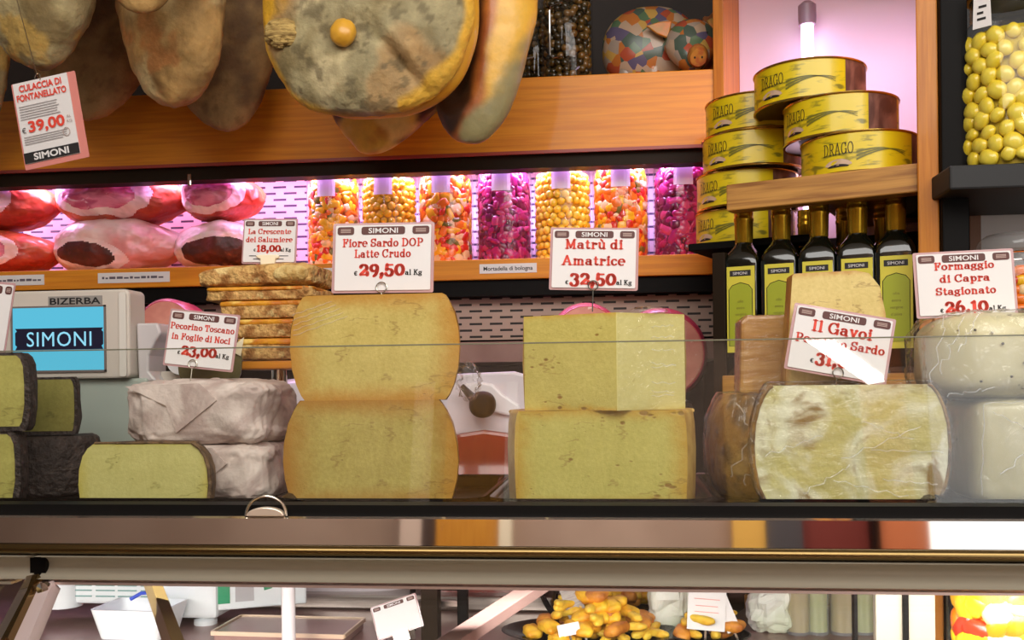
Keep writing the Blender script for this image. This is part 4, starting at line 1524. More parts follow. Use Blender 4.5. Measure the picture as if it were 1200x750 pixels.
def jar(label, loc, R, H, kind, group='pickle jars on the purple-lit shelf', seal=True):
    t = thing('pickle_jar', label, 'jar', loc, 0, group)
    pr = [(0, 0), (R * .9, 0), (R * .985, .005), (R, .014), (R, H * .70), (R * .985, H * .755), (R * .93, H * .80), (R * .82, H * .838), (R * .74, H * .86), (R * .72, H * .90)]
    link('glass', lathe(pr, 40, caps=False), GLASSJ, t, smooth=True)
    link('lid', lathe([(0, H * .895), (R * .77, H * .895), (R * .78, H * .9), (R * .78, H * .985), (R * .74, H), (0, H)], 36), LID, t, smooth=True)
    link('brine', lathe([(0, .006), (R * .80, .006), (R * .82, .02), (R * .82, H * .68), (R * .7, H * .735), (0, H * .75)], 32), BRINE[kind], t, smooth=True)
    if seal:
        sp = [(r + .0012, z) for r, z in pr if z >= H * .69][:]
        sp = [(R + .0012, H * .60)] + sp[1:] + [(R * .78 + .0015, H * .90), (R * .78 + .0015, H * .99)]
        link('paper_seal', lathe(sp, 6, R_(-90 - 19), R_(-90 + 19), caps=False), SEALP, t)
    return t


SEALP = mat('white_seal_paper', c(252, 250, 250), .6)
onion_src = None
for i, (x0, x1, kind, lab) in enumerate(JARS):
    p = P((x0 + x1) / 2, 300, YJ)
    k = S(p)
    Rj = min((x1 - x0) / 2 / k - .0008, .0565)
    loc = Vector((p.x, YJ, zs1 + .0006))
    Hj = zf1 - .035 - zs1
    Hj = min(Hj, .24)
    jar(lab, loc, Rj, Hj, kind)
    random.seed(100 + i)
    if kind == 'onion':
        z, row = .010, 0
        while z < Hj * .745:
            rad = Rj * .86 if z < Hj * .70 else Rj * (.86 - 1.9 * (z / Hj - .70))
            st = .0155 / rad
            nn = int(PI * 1.12 / st)
            for q in range(nn):
                a = -PI / 2 + (q - (nn - 1) / 2 + .5 * (row % 2)) * st
                r_ = random.uniform(.0066, .0086)
                zz = max(z + random.uniform(-.0025, .0025), r_ + .001)
                pos = loc + Vector((rad * math.cos(a), rad * math.sin(a), zz))
                lb = 'small yellow pickled onion in the ' + ('second pickle jar from the left' if i == 1 else 'yellow jar behind the 32,50 card')
                gr = 'pickled onions in the ' + ('second jar' if i == 1 else 'fifth jar')
                if onion_src is None:
                    onion_src = link('pickled_onion', wobble(superell(.0078, .0078, .0072, 1, 1, 14, 9), .0008, 120, 1), YEL, None, smooth='all')
                    o = onion_src
                else:
                    o = onion_src.copy()
                    col.objects.link(o)
                o.location = pos
                o.scale = (r_ / .0078,) * 3
                o.rotation_euler = (random.random() * 3, random.random() * 3, 0)
                tag(o, lb, 'pickled onion', gr)
            z += .0138
            row += 1
    else:
        items = []
        z = .012
        while z < Hj * .745:
            rad = Rj * .855 if z < Hj * .70 else Rj * (.855 - 1.9 * (z / Hj - .70))
            for q in range(15):
                a = -PI / 2 + (q - 7) * .245 + random.uniform(-.1, .1)
                sx, sy, sz = (random.uniform(.006, .0165), random.uniform(.004, .006), random.uniform(.005, .011))
                e = superell(sx, sy, sz, random.choice((.6, 1)), random.choice((.6, 1)), 10, 7)
                e = rot(rot(e, 'Y', random.uniform(0, 180)), 'Z', math.degrees(a) + 90)
                e = mv(e, rad * math.cos(a), rad * math.sin(a), max(z + random.uniform(-.004, .004), .010))
                if kind == 'mixed':
                    mi = random.choices(range(5), (34, 30, 14, 18, 6))[0]
                else:
                    mi = random.choices(range(3), (45, 40, 15))[0]
                items.append((e, mi))
            z += .0115
        o = link_multi('mixed_vegetables' if kind == 'mixed' else 'purple_vegetables', items, PIECES if kind == 'mixed' else PURP)
        o.location = loc
        if kind == 'mixed':
            tag(o, 'mixed orange and yellow pickled vegetables inside the ' + ('first jar from the left' if i == 0 else 'jar left of the purple fourth jar' if i == 2 else 'jar left of the last purple jar'), 'pickled vegetables', None, 'stuff')
        else:
            tag(o, 'purple pickled vegetables inside the ' + ('fourth jar from the left' if i == 3 else 'last jar beside the tins'), 'pickled vegetables', None, 'stuff')

# ---------------------------------------------------------------- things on the top shelf
OLM = [mat('brown_olive', c(88, 66, 26), .25, coat=.5), mat('dark_olive', c(50, 40, 16), .25, coat=.5), mat('tan_olive', c(116, 84, 36), .25, coat=.5)]
for (xc, Yo, w_, lab) in ((665, .95, 60, 'tall glass jar of brown olives with wire clip on the top shelf'),
                         (630, 1.07, 52, 'dim glass jar of dark olives behind the tall olive jar')):
    p = P(xc, 60, Yo)
    k = S(p)
    Ro, Ho = w_ / 2 / k, .27
    t = thing('olive_jar', lab, 'jar', (p.x, Yo, zf1 - .0015), 0, 'olive jars on the top shelf')
    link('glass', lathe([(0, 0), (Ro * .92, 0), (Ro, .008), (Ro, Ho * .8), (Ro * .85, Ho * .88), (Ro * .8, Ho * .92)], 36, caps=False), GLASSJ, t, smooth=True)
    link('lid', lathe([(0, Ho * .92), (Ro * .9, Ho * .92), (Ro * .9, Ho), (0, Ho)], 32), GLASSJ, t, smooth=True)
    wz0, wz1 = P(xc, 76, Yo).z - zf1, P(xc, 14, Yo).z - zf1
    link('wire_clip', tube([(-Ro * .1, -Ro - .004, wz1), (-Ro * .55, -Ro * .86 - .004, wz1 - .004), (-Ro * .62, -Ro * .82 - .004, wz1 - .012), (-Ro * .62, -Ro * .82 - .004, wz0 + .008),
                            (-Ro * .5, -Ro * .9 - .004, wz0), (-Ro * .1, -Ro - .004, wz0)], .0018, 8), CHROME, t, smooth=True)
    random.seed(xc)
    items = []
    z = .01
    while z < Ho * .82:
        for q in range(9):
            a = -PI / 2 + (q - 4) * .36 + random.uniform(-.12, .12)
            e = rot(superell(.0085, .0075, .0075, 1, 1, 10, 7), 'Y', random.uniform(0, 180))
            items.append((mv(e, Ro * .80 * math.cos(a), Ro * .80 * math.sin(a), max(z + random.uniform(-.003, .003), .0095)), random.randrange(3)))
        z += .0135
    items.append((lathe([(0, .004), (Ro * .72, .004), (Ro * .72, Ho * .8), (0, Ho * .8)], 24), 1))
    o = link_multi('olives', items, OLM)
    o.location = t.location
    tag(o, 'brown olives filling ' + ('the tall jar with the wire clip' if xc == 665 else 'the dim jar behind'), 'olives', None, 'stuff')


def patchwork(name):
    m, nt, b, out = _new(name)
    N, L = nt.nodes, nt.links
    tc = N.new('ShaderNodeTexCoord')
    vo = N.new('ShaderNodeTexVoronoi')
    vo.inputs['Scale'].default_value = 52
    L.new(tc.outputs['Object'], vo.inputs['Vector'])
    sp = N.new('ShaderNodeSeparateColor')
    L.new(vo.outputs['Color'], sp.inputs[0])
    cr_ = N.new('ShaderNodeValToRGB')
    cr_.color_ramp.interpolation = 'CONSTANT'
    cols = [c(176, 152, 128), c(166, 76, 50), c(74, 90, 78), c(186, 150, 76), c(92, 84, 110), c(178, 108, 50), c(156, 142, 128), c(84, 110, 80)]
    el = cr_.color_ramp.elements
    el[0].color, el[0].position = cols[0], 0
    el[1].color, el[1].position = cols[1], .16
    for i_, cc in enumerate(cols[2:]):
        e_ = el.new(.28 + .12 * i_)
        e_.color = cc
    L.new(sp.outputs[0], cr_.inputs[0])
    L.new(cr_.outputs[0], b.inputs['Base Color'])
    b.inputs['Roughness'].default_value = .25
    return m


PW = patchwork('patchwork_glaze')
Yp = .93
p = P(768, 82, Yp)
k = S(p)
pig = thing('pig_figurine', 'patchwork-patterned pig figurine on the top shelf beside the olive jar', 'figurine', (p.x, Yp, zf1 - .0018))
q = lambda dx, dy: (dx / k, -dy / k)
body = mv(superell(57 / k, .055, 50 / k, .9, .9, 40, 28), -5 / k, .02, 54 / k)
link('body', body, PW, pig, smooth='all')
for sx, sy in ((-34, .0), (-38, .05), (-2, -.01), (22, .02)):
    link('leg', mv(lathe([(9 / k, 0), (10 / k, 4 / k), (11 / k, 26 / k)], 16), sx / k, sy, 0), PW, pig, smooth=True)
hd = shape(superell(31 / k, .036, 32 / k, 1, 1, 36, 26), lambda q_: Vector((q_.x * (1 - .35 * max(0, -q_.z * k / 32)), q_.y - .35 * max(0, -q_.z), q_.z)))
hd = mv(hd, 40 / k, -.046, 42 / k)
head = link('head', hd, PW, pig, smooth='all')
sn = rot(lathe([(0, 0), (13 / k, 0), (12 / k, -8 / k), (11 / k, -20 / k), (9 / k, -24 / k), (0, -24 / k)], 20), 'X', -62)
snt = link('snout', mv(sn, 45 / k, -.066, 30 / k), mat('orange_yellow_glaze', c(190, 128, 50), .35, 0, c(170, 84, 44), scale=70), head, smooth=True)
for sx in (-4, 4):
    link('nostril', mv(superell(.0022, .0022, .003, 1, 1, 10, 8), (45 + sx) / k, -.066 - 21 / k, 20 / k), INK, snt, smooth='all')
ORG = mat('ear_glaze', c(214, 120, 30), .3, 0, c(150, 130, 40), scale=30)
for sx, an in ((16, -78), (62, 58)):
    e = rot(prism([(-10 / k, 0), (10 / k, 0), (7 / k, 14 / k), (0, 28 / k), (-7 / k, 14 / k)], -.004, .004), 'Y', an)
    link('ear', mv(e, sx / k, -.05, 62 / k), ORG, head, bevel=.002)
for sx in (29, 56):
    link('eye', mv(superell(.003, .003, .004, 1, 1, 10, 8), sx / k, -.0725, 52 / k), INK, head, smooth='all')
tl_ = [(-.045 - .006 * math.cos(a * .9), .07 + a * .002, .055 + .006 * math.sin(a * .9)) for a in range(0, 9)]
link('tail', tube(tl_, .002, 6), PW, pig, smooth=True)
p = P(846, 70, .97)
kb = thing('kraft_bag', 'crumpled brown paper bag at the right end of the top shelf', 'paper bag', (p.x - .01, .96, zf1 - .0018))
bagv = wobble(mv(superell(.032, .05, .075, .35, .35, 40, 30), 0, 0, .075), .012, 30, 5, True)
link('paper', shape(bagv, lambda q: Vector((q.x, q.y, max(q.z, .0004)))), mat('kraft_paper', c(150, 92, 48), .7, 0, c(112, 66, 32), scale=20), kb)

# ================================================================ hanging hams
GREYH = mat('grey_mouldy_ham', c(156, 146, 116), .8, 0, c(120, 108, 80), scale=10, detail=7, bump=.5, bscale=28, col3=c(178, 160, 120), scale3=7, lo3=.55, hi3=.7, lo=.4, hi=.62)
DARKH = mat('dark_brown_ham', c(104, 80, 54), .8, 0, c(72, 52, 34), scale=14, detail=7, bump=.5, bscale=34, col3=c(132, 108, 72), scale3=8, lo3=.56, hi3=.7)
TANH = mat('tan_mould_ham', c(168, 138, 92), .75, 0, c(132, 110, 76), scale=10, detail=7, bump=.45, bscale=30, col3=c(176, 158, 120), scale3=6, lo3=.5, hi3=.66)
YELH = mat('yellow_fat_ham', c(226, 168, 50), .4, 0, c(200, 132, 30), scale=10, detail=6, bump=.3, bscale=22, coat=.3, col3=c(160, 120, 60), scale3=9, lo3=.58, hi3=.7)
AMBH = mat('amber_ham', c(196, 120, 50), .45, 0, c(166, 92, 36), scale=8, detail=6, bump=.3, coat=.25, col3=c(214, 166, 80), scale3=7)
BRN = mat('dark_ham_face', c(70, 42, 22), .5, 0, c(44, 26, 14), scale=16, stretch=(3, 3, 1), bump=.3)
ZR = 2.72
rack = thing('hanging_rack', 'steel rack under the ceiling from which the hams hang', 'rack', (-.3, .5, ZR))
for yy in (.40, .50, .60, .70):
    link('rack_bar', bar((-1.2, yy - .5, 0), (1.0, yy - .5, 0), .02, .02), STEEL, rack)
for xx in (-1.1, .9):
    link('cross_bar', bar((xx, -.14, .02), (xx, .24, .02), .02, .02), STEEL, rack)
    link('ceiling_rod', tube([(xx, .05, .02), (xx, .05, 3.05 - ZR)], .006), STEEL, rack)


SKINT = tintmat('dried_ham_skin', .75, 22, .34, .7, 40)
SKING = tintmat('greasy_ham_skin', .45, 12, .25, .4, 24, .3)


def ham(label, cx, w_, bot, hgt, Y, pal, tilt=0.0, taper=.6, point=0.0, depth=.8, seed=1, amp=.010, mtl=None, rzd=None, pfn=None, sfn=None):
    """pear-shaped ham: cx, w_, bot and hgt in photo pixels; pal = base, dark, light, accent natural colours"""
    pb = P(cx, bot, Y)
    k = S(pb)
    rx, rz = w_ / 2 / k, hgt / 2 / k
    t = thing('hanging_ham', label, 'ham', (pb.x, Y, pb.z), R_(seed * 37 % 50 - 25 if rzd is None else rzd), 'hams hanging above the counter', 0, R_(tilt))

    def fn(q):
        u = q.z / rz
        s = 1.0
        if u > -.25:
            s = 1 - taper * ((u + .25) / 1.25) ** 1.25
        if u < 0 and point:
            s *= 1 - point * u * u
        return Vector((q.x * s, q.y * s, q.z))
    b = wobble(superell(rx, rx * depth, rz, .9, 1, 110, 90), amp, 9, seed)
    b = wobble(shape(b, fn), amp * .30, 30, seed + 2, True)
    if sfn:
        b = shape(b, lambda q: sfn(q, rx, rz))
    lo = min(v.z for v in b[0])
    hi = max(v.z for v in b[0])
    o = link('body', mv(b, 0, 0, -lo), mtl or SKINT, t, smooth='all')
    A, D, L_, E = [c(*x) for x in pal]

    def col_(q):
        if pfn:
            return pfn(q, rx, rz, -lo)
        x = lerp(A, D, sst(.0, .45, nzv(q, 11, seed)))
        x = lerp(x, L_, sst(.05, .5, nzv(q, 8, seed + 9)))
        x = lerp(x, E, sst(.18, .5, nzv(q, 16, seed + 4)) * .9)
        return lerp(x, D, sst(.32, .5, nzv(q, 45, seed + 5)) * .45)
    paint(o, col_)
    top = Vector((0, 0, hi - lo - .01))
    Mi = (Matrix.Translation(pb) @ Euler(t.rotation_euler).to_matrix().to_4x4()).inverted()
    wtop = Mi.inverted() @ top
    by = min((.40, .50, .60, .70), key=lambda v: abs(v - wtop.y))
    link('rope', tube([top, Mi @ Vector((wtop.x, by, ZR - .005))], .0035, 8), ROPE, t, smooth=True)
    return t, k, rx, rz, -lo


GREYP_ = ((164, 148, 104), (128, 108, 66), (204, 190, 150), (190, 154, 78))
DARKP = ((150, 118, 70), (104, 74, 40), (170, 138, 88), (122, 92, 50))
TANP = ((184, 146, 86), (146, 112, 62), (206, 182, 128), (184, 124, 66))
ham('grey mouldy ham hanging at the upper left behind the 39,00 card', 40, 164, 82, 330, .44, GREYP_, 6, .5, .1, .6, 3)
ham('dark ham cut off by the left edge behind the 39,00 card', -34, 100, 172, 320, .66, GREYP_, 0, .5, .1, .5, 13)
ham('broad brown ham hanging low behind the 39,00 card and the grey ham', 100, 172, 142, 330, .68, DARKP, 4, .5, .12, .45, 5)
ham('tan ham hanging highest at the top edge, only its rounded end showing', 166, 112, 16, 300, .34, TANP, 0, .5, 0, .55, 8)
ham('tan mouldy ham with a brown side hanging between two darker hams', 206, 148, 126, 330, .52, TANP, -2, .4, .0, .6, 11)
ham('dark brown ham hanging left of the large round grey one', 266, 150, 155, 330, .68, DARKP, -4, .4, .14, .45, 17)


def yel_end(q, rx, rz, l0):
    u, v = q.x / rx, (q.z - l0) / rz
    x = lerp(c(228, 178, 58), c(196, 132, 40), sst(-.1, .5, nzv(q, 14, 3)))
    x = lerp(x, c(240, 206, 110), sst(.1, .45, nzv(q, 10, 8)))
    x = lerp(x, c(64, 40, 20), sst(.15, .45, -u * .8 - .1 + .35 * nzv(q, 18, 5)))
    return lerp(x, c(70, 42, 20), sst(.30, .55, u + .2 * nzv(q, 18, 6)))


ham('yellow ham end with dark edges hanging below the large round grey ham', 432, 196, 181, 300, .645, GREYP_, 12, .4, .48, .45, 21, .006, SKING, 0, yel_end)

# the big round one
Y = .42
pc_ = P(430, 10, Y)
k = S(pc_)
pb = P(430, 138, Y)
bigr = 127 / k
big = thing('hanging_ham', 'large round grey ham facing forward with a yellow bone knob and yellow rim', 'ham', (pb.x, Y, pb.z), 0, 'hams hanging above the counter')
zc_ = pc_.z - pb.z


def PXY(q):
    return 430 + q.x * k, 10 - q.z * k


def groove(q):
    x, y = PXY(q)
    ax, ay = (x - 474) / 60.0, (y - 82) / 60.0
    al, ac = ax * .66 + ay * .75, ax * .75 - ay * .66
    dep = .015 * math.exp(-(ac / .14) ** 2) * math.exp(-(al / .75) ** 2)
    dep -= .011 * math.exp(-((ac - .28) / .20) ** 2) * math.exp(-((al + .1) / .7) ** 2)
    dep += .012 * math.exp(-(((x - 413) ** 2 + (y - 50) ** 2) / 900.0))
    dep += .012 * math.exp(-(((x - 338) ** 2 + (y - 38) ** 2) / 260.0))
    return Vector((q.x, q.y + (dep if q.y < 0 else 0), q.z))


bv = wobble(superell(bigr * .985, .050, zc_ * .985, .8, 1, 190, 130), .006, 9, 31)
bv = wobble(bv, .0018, 40, 2, True)
bv = shape(bv, groove)
o = link('grey_face', mv(bv, 0, 0, zc_), SKINT, big, smooth='all')


def face_col(q):
    q = Vector((q.x, q.y, q.z - zc_))
    x, y = PXY(q)
    n1 = nzv(q, 14, 4)
    cc = lerp(c(166, 154, 114), c(132, 116, 76), sst(.0, .5, nzv(q, 9, 2)))
    cc = lerp(cc, c(196, 180, 136), sst(.05, .5, nzv(q, 12, 12)))
    cc = lerp(cc, c(176, 136, 84), sst(.15, .5, nzv(q, 7, 22)) * .7)
    cc = lerp(cc, c(96, 84, 56), sst(.3, .45, nzv(q, 40, 9)) * .6)
    cc = lerp(cc, c(232, 176, 40), sst(.35, .6, (372 - x) / 70.0 - max(0, y - 12) / 60.0 + .35 * n1 + .1))
    cc = lerp(cc, c(226, 176, 60), sst(.93, 1.0, math.hypot(q.x / bigr, q.z / zc_) + .04 * n1 + (.03 if x > 470 else -.03)))
    return cc


paint(o, face_col)
link('yellow_rim', mv(wobble(superell(bigr * .97, .045, zc_ * .965, .8, 1, 96, 60), .004, 8, 14), .010, .024, zc_ - .0005), YELH, big, smooth='all')
link('torn_skin', mv(wobble(superell(20 / k, .014, 16 / k, .8, .8, 60, 40), .005, 90, 3, True), (336 - 430) / k, -.026, zc_ + (10 - 42) / k), mat('straw_skin', c(206, 174, 104), .8, 0, c(140, 112, 60), scale=40, stretch=(1, 1, 4), bump=.6), big, smooth='all')
link('bone_knob', mv(wobble(superell(15 / k, .015, 16 / k, 1, 1, 32, 24), .002, 60, 4), (413 - 430) / k, -.048, zc_ + (10 - 50) / k), YELH, big, smooth='all')
link('rope', tube([(0, .02, zc_ * 2 - .01), (0, .40 - Y, ZR - .005 - pb.z)], .004, 8), ROPE, big, smooth=True)


def long_col(q, rx, rz, l0):
    u, v = q.x / rx, (q.z - l0) / rz
    n1 = nzv(q, 12, 4)
    x = lerp(c(190, 112, 44), c(160, 84, 32), sst(-.1, .4, n1))
    x = lerp(x, c(236, 184, 66), sst(.10, .30, u - .1 + .12 * n1 - .5 * max(0, v + .05)))
    x = lerp(x, c(150, 140, 96), sst(.35, .6, u + .25 * n1 - 1.6 * (v + .62)))
    x = lerp(x, c(58, 34, 16), sst(.0, .16, -u + .10 + .08 * n1 - .6 * max(0, -v - .72) * 2))
    return x


def long_shape(q, rx, rz):
    u, v = q.x / rx, q.z / rz
    d = .030 * math.exp(-((u + .35) / .30) ** 2) * sst(-.85, -.6, v) if q.y < 0 else 0
    return Vector((q.x, q.y + d, q.z))


hh_, k, rx, rz, lo = ham('long amber ham hanging right of the large round one, its dark hollow side showing', 547, 120, 168, 340, .525, GREYP_, 9, .2, .0, .55, 27, .005, SKING, 0, long_col, long_shape)

# hanging card 39,00
p = P(62, 194, .355)
k = S(p)
W, H = 76 / k, 100 / k
t = thing('price_card', 'tall white hanging card 39,00 with black band, upper left in front of the hams', 'price card', P(63, 190, .355), 0, 'shop price cards', 0, R_(-9.5))
link('card', prism(rrect(W * .90, H * .96, .001, 3, 0, H * .52), -.0005, .0005), PAPERW, t)
sl = rrect(W * 1.06, H * 1.03, .002, 3, W * .05, H * .49)
link('plastic_sleeve', prism(sl, .0008, .0014), mat('pink_sleeve', c(222, 140, 130), .2, coat=.4), t)
letters('red_lettering', text_vf('CULACCIA DI', .075 * H, .70 * W, .03), RED, t, 0, -.0022, .885 * H)
letters('red_lettering', text_vf('FONTANELLATO', .075 * H, .82 * W, .03), RED, t, 0, -.0022, .775 * H)
random.seed(4)
link('small_print', join(*[box(-.40 * W, random.uniform(.2, .33) * W, -.0022, -.002, (z - .004) * H, (z + .004) * H) for z in (.71, .68, .65, .62, .59, .56, .345, .318, .291, .264)]),
     mat('grey_print', c(150, 142, 142), .6), t)
letters('price_figures', text_vf('39,00', .125 * H, .60 * W, .03), RED, t, .0, -.0022, .40 * H)
letters('euro_sign', text_vf('\u20ac', .06 * H), INK, t, -.38 * W, -.0022, .40 * H)
letters('unit_lettering', join(mv(text_vf('AL', .035 * H), 0, 0, .055 * H), text_vf('KG', .035 * H)), mat_grey(), t, .375 * W, -.0022, .42 * H)
link('round_stamp', mv(tube([(.055 * W * math.cos(R_(a)), 0, .05 * H * math.sin(R_(a))) for a in range(0, 360, 30)], .0005, 5, True), .30 * W, -.0022, .315 * H), mat_grey(), t)
bd = link('black_band', box(-.45 * W, .45 * W, -.0022, -.0006, .045 * H, .165 * H), INK, t)
letters('shop_name', text_vf('SIMONI', .075 * H, .58 * W, .03), PAPERW, bd, 0, -.0025, .068 * H)
link('wire_clip', tube([(-.03 * W + .045 * H * math.cos(R_(a)), -.0024 + .005 * math.sin(R_(a) / 2), 1.02 * H + .045 * H * math.sin(R_(a))) for a in range(0, 360, 20)], .0008, 6, True), WIRE, t, smooth=True)
link('hanging_thread', tube([(-.03 * W, 0, 1.06 * H), (-.03 * W - .03, 0, 1.06 * H + .3), (-.03 * W - .05, .045, ZR - p.z - .02)], .0006, 5), WIRE, t)


# ================================================================ right-hand cabinet
AL = R_(23.5)
O = P(851, 230, .48)
CE = Vector((math.cos(AL), -math.sin(AL), 0))
CDp = Vector((math.sin(AL), math.cos(AL), 0))


def cab_at(px, py, b):
    d = ray(px, py)
    p0 = O + CDp * b
    t = (p0 - CAM).dot(CDp) / d.dot(CDp)
    q = CAM + d * t
    r = q - O
    return r.dot(CE), q.z


aR, _ = cab_at(1076, 200, 0)
aR2, _ = cab_at(1101, 200, 0)
_, zsh1 = cab_at(855, 216, 0)
_, zsh0 = cab_at(855, 247, 0)
_, zbo = cab_at(855, 440, 0)
ztop = cab_at(875, 2, 0)[1] + .26
DEP = .40
ZB = ZW
cab = thing('wall_cabinet', 'angled wooden cabinet at the right with lit upper niche and bottle shelf', 'cabinet', (O.x, O.y, ZB), -AL)


def cb(name, a0, a1, b0, b1, z0, z1, mt, bevel=.001):
    return link(name, box(a0, a1, b0, b1, z0 - ZB, z1 - ZB), mt, cab, bevel=bevel)


_, ztin = cab_at(850, 106, .15)
cb('shelf_edge', 0, aR, 0, .03, zsh0, zsh1, WOOD_P, .002)
cb('shelf', .112, aR, .03, DEP, zsh1 - .025, zsh1 - .0005, WOOD_P)
cb('upright', aR, aR2, -.01, DEP, ZB, ztop + .5, WOOD_V, .002)
aP, _ = cab_at(848, 60, .293)
cb('side_panel', aP - .02, aP, .293, DEP, zsh0, ztop + .03, WOOD_V)
cb('top_board', -.09, aR, -.004, DEP, ztop, ztop + .025, WOOD)
cb('niche_back', aP, aR, DEP - .01, DEP, zsh0, ztop, mat('white_laminate', c(232, 208, 232), .4))
cb('lower_back', .0, aR, DEP - .012, DEP - .002, ZB, zsh0, BLACKM)
cb('bottle_shelf', -.01, aR, 0, DEP - .014, zbo - .032, zbo, WOOD_P, .002)
cb('lower_side_panel', -.03, -.01, .02, DEP, ZB, zsh0 - .06, DARK)
_, zled = cab_at(830, 293, .2)
cb('side_ledge', -.10, .105, .108, .30, zled - .012, zled, BLACKM)
a_t, z_t0 = cab_at(884, 118, DEP - .05)
tubev = lathe([(0, 0), (.010, 0), (.010, .26), (0, .26)], 16)
_, z_t1 = cab_at(886, 40, DEP - .05)
lt = link('niche_lamp', mv(lathe([(0, 0), (.011, 0), (.011, z_t1 - zsh1 - .0), (0, z_t1 - zsh1)], 16), .045, DEP - .05, zsh1 - ZB), emat('niche_tube_white', c(255, 220, 255), 5.0), cab, smooth=True)
link('lamp_socket', mv(lathe([(0, 0), (.015, 0), (.016, .01), (.016, .035), (.008, .042), (0, .042)], 18), .045, DEP - .05, z_t1 - ZB - .001), mat('grey_socket', c(150, 130, 150), .4), cab, smooth=True)
lp = O + CE * .17 + CDp * .13
area('niche_pink_light', (lp.x, lp.y, ztop - .2), (lp.x + .02, lp.y + .06, zsh1), .24, .16, 1.2, (1.0, .72, 1.0))


def cw(a, b, z):
    v = O + CE * a + CDp * b
    return Vector((v.x, v.y, z))


# ---------------------------------------------------------------- tuna tins
def tinlabel():
    m = mat('yellow_tin_label', c(222, 196, 18), .35, 0, c(132, 122, 26), scale=9, stretch=(1, 1, 5), detail=6, lo=.52, hi=.68, dist=3.0, coat=.2)
    return m


TINL = tinlabel()
GOLD = mat('gold_tin_rim', c(196, 160, 80), .22, 1.0)
TUNA = mat('tuna_photo', c(150, 104, 90), .5, 0, c(84, 50, 44), scale=22, stretch=(1, 1, .6), dist=1.4, coat=.3)
TINB = mat('tin_underside', c(120, 100, 60), .35, .8)
TR, TH = .0855, .0605


def on_cyl(vf, R, a0=0.0):
    return [Vector((R * math.sin(v[0] / R + a0), -R * math.cos(v[0] / R + a0), v[2])) for v in vf[0]], vf[1]


def cyl_patch(R, a0, a1, z0, z1, n=14):
    v, f = [], []
    for i in range(n + 1):
        a = a0 + (a1 - a0) * i / n
        v += [(R * math.sin(a), -R * math.cos(a), z0), (R * math.sin(a), -R * math.cos(a), z1)]
    for i in range(n):
        f.append((2 * i, 2 * i + 2, 2 * i + 3, 2 * i + 1))
    return v, f


def make_tin(label, loc, rz):
    t = thing('tuna_tin', label, 'tin', loc, rz, 'large yellow tuna tins')
    link('label_band', lathe([(TR - .001, .003), (TR - .001, TH - .003)], 64, caps=False), TINL, t, smooth=True)
    link('rim', join(lathe([(TR - .003, .0), (TR + .0006, .0), (TR + .001, .0015), (TR + .0002, .003), (TR - .001, .0034)], 64, caps=False),
                     lathe([(TR - .001, TH - .0034), (TR + .0002, TH - .003), (TR + .001, TH - .0015), (TR + .0006, TH), (TR - .003, TH)], 64, caps=False)), GOLD, t, smooth=True)
    link('lid', lathe([(0, TH - .002), (TR - .006, TH - .002), (TR - .004, TH - .001), (TR - .002, TH - .0002)], 48, caps=False), TINB, t, smooth=True)
    link('base', lathe([(0, .002), (TR - .006, .002), (TR - .004, .001), (TR - .002, .0002)], 48, caps=False), TINB, t, smooth=True)
    link('tuna_picture', cyl_patch(TR - .0006, R_(79), R_(122), .0035, TH - .0035), TUNA, t, smooth=True)
    letters('brand_lettering', on_cyl(mv(slab_vf('DRAGO', .0165, .046, .13, .05), 0, 0, .028), TR - .0004), INK, t)
    ov = [(.020 * math.cos(R_(a)), 0, .0168 + .0048 * math.sin(R_(a)) - 9 * (.020 * math.cos(R_(a))) ** 2) for a in range(0, 360, 15)]
    bdg = link('oval_badge', on_cyl((ov, [tuple(range(24))]), TR - .0004), mat_badge(), t, fix=False)
    link('dark_strip', on_cyl(([(x * .80, 0, .0118 + (z - .0168) * .42) for x, _, z in ov], [tuple(range(24))]), TR - .0002), INK, bdg, fix=False)
    br = []
    for k_ in range(3):
        pts = [(.026 + s * .075, 0, .018 + .014 * math.sin(s * 2.2) + k_ * .0085 * (1 - s) - .003 * k_) for s in [i / 12.0 for i in range(13)]]
        v, f = [], []
        for i, (x, _, z) in enumerate(pts):
            wd = .0012 * (1 - i / 14.0) + .0002
            v += [(x, 0, z - wd), (x, 0, z + wd)]
        f = [(2 * i, 2 * i + 2, 2 * i + 3, 2 * i + 1) for i in range(12)]
        br.append((v, f))
    link('olive_branch', on_cyl(join(*br), TR - .0003), mat_branch(), t, fix=False)
    return t


_b = {}


def mat_badge():
    if 'b' not in _b:
        _b['b'] = mat('pale_badge', c(206, 176, 150), .4)
    return _b['b']


def mat_branch():
    if 'r' not in _b:
        _b['r'] = mat('olive_branch_print', c(116, 112, 30), .4)
    return _b['r']


def tin_spot(pxc, b):
    a, _ = cab_at(pxc, 150, b)
    return a


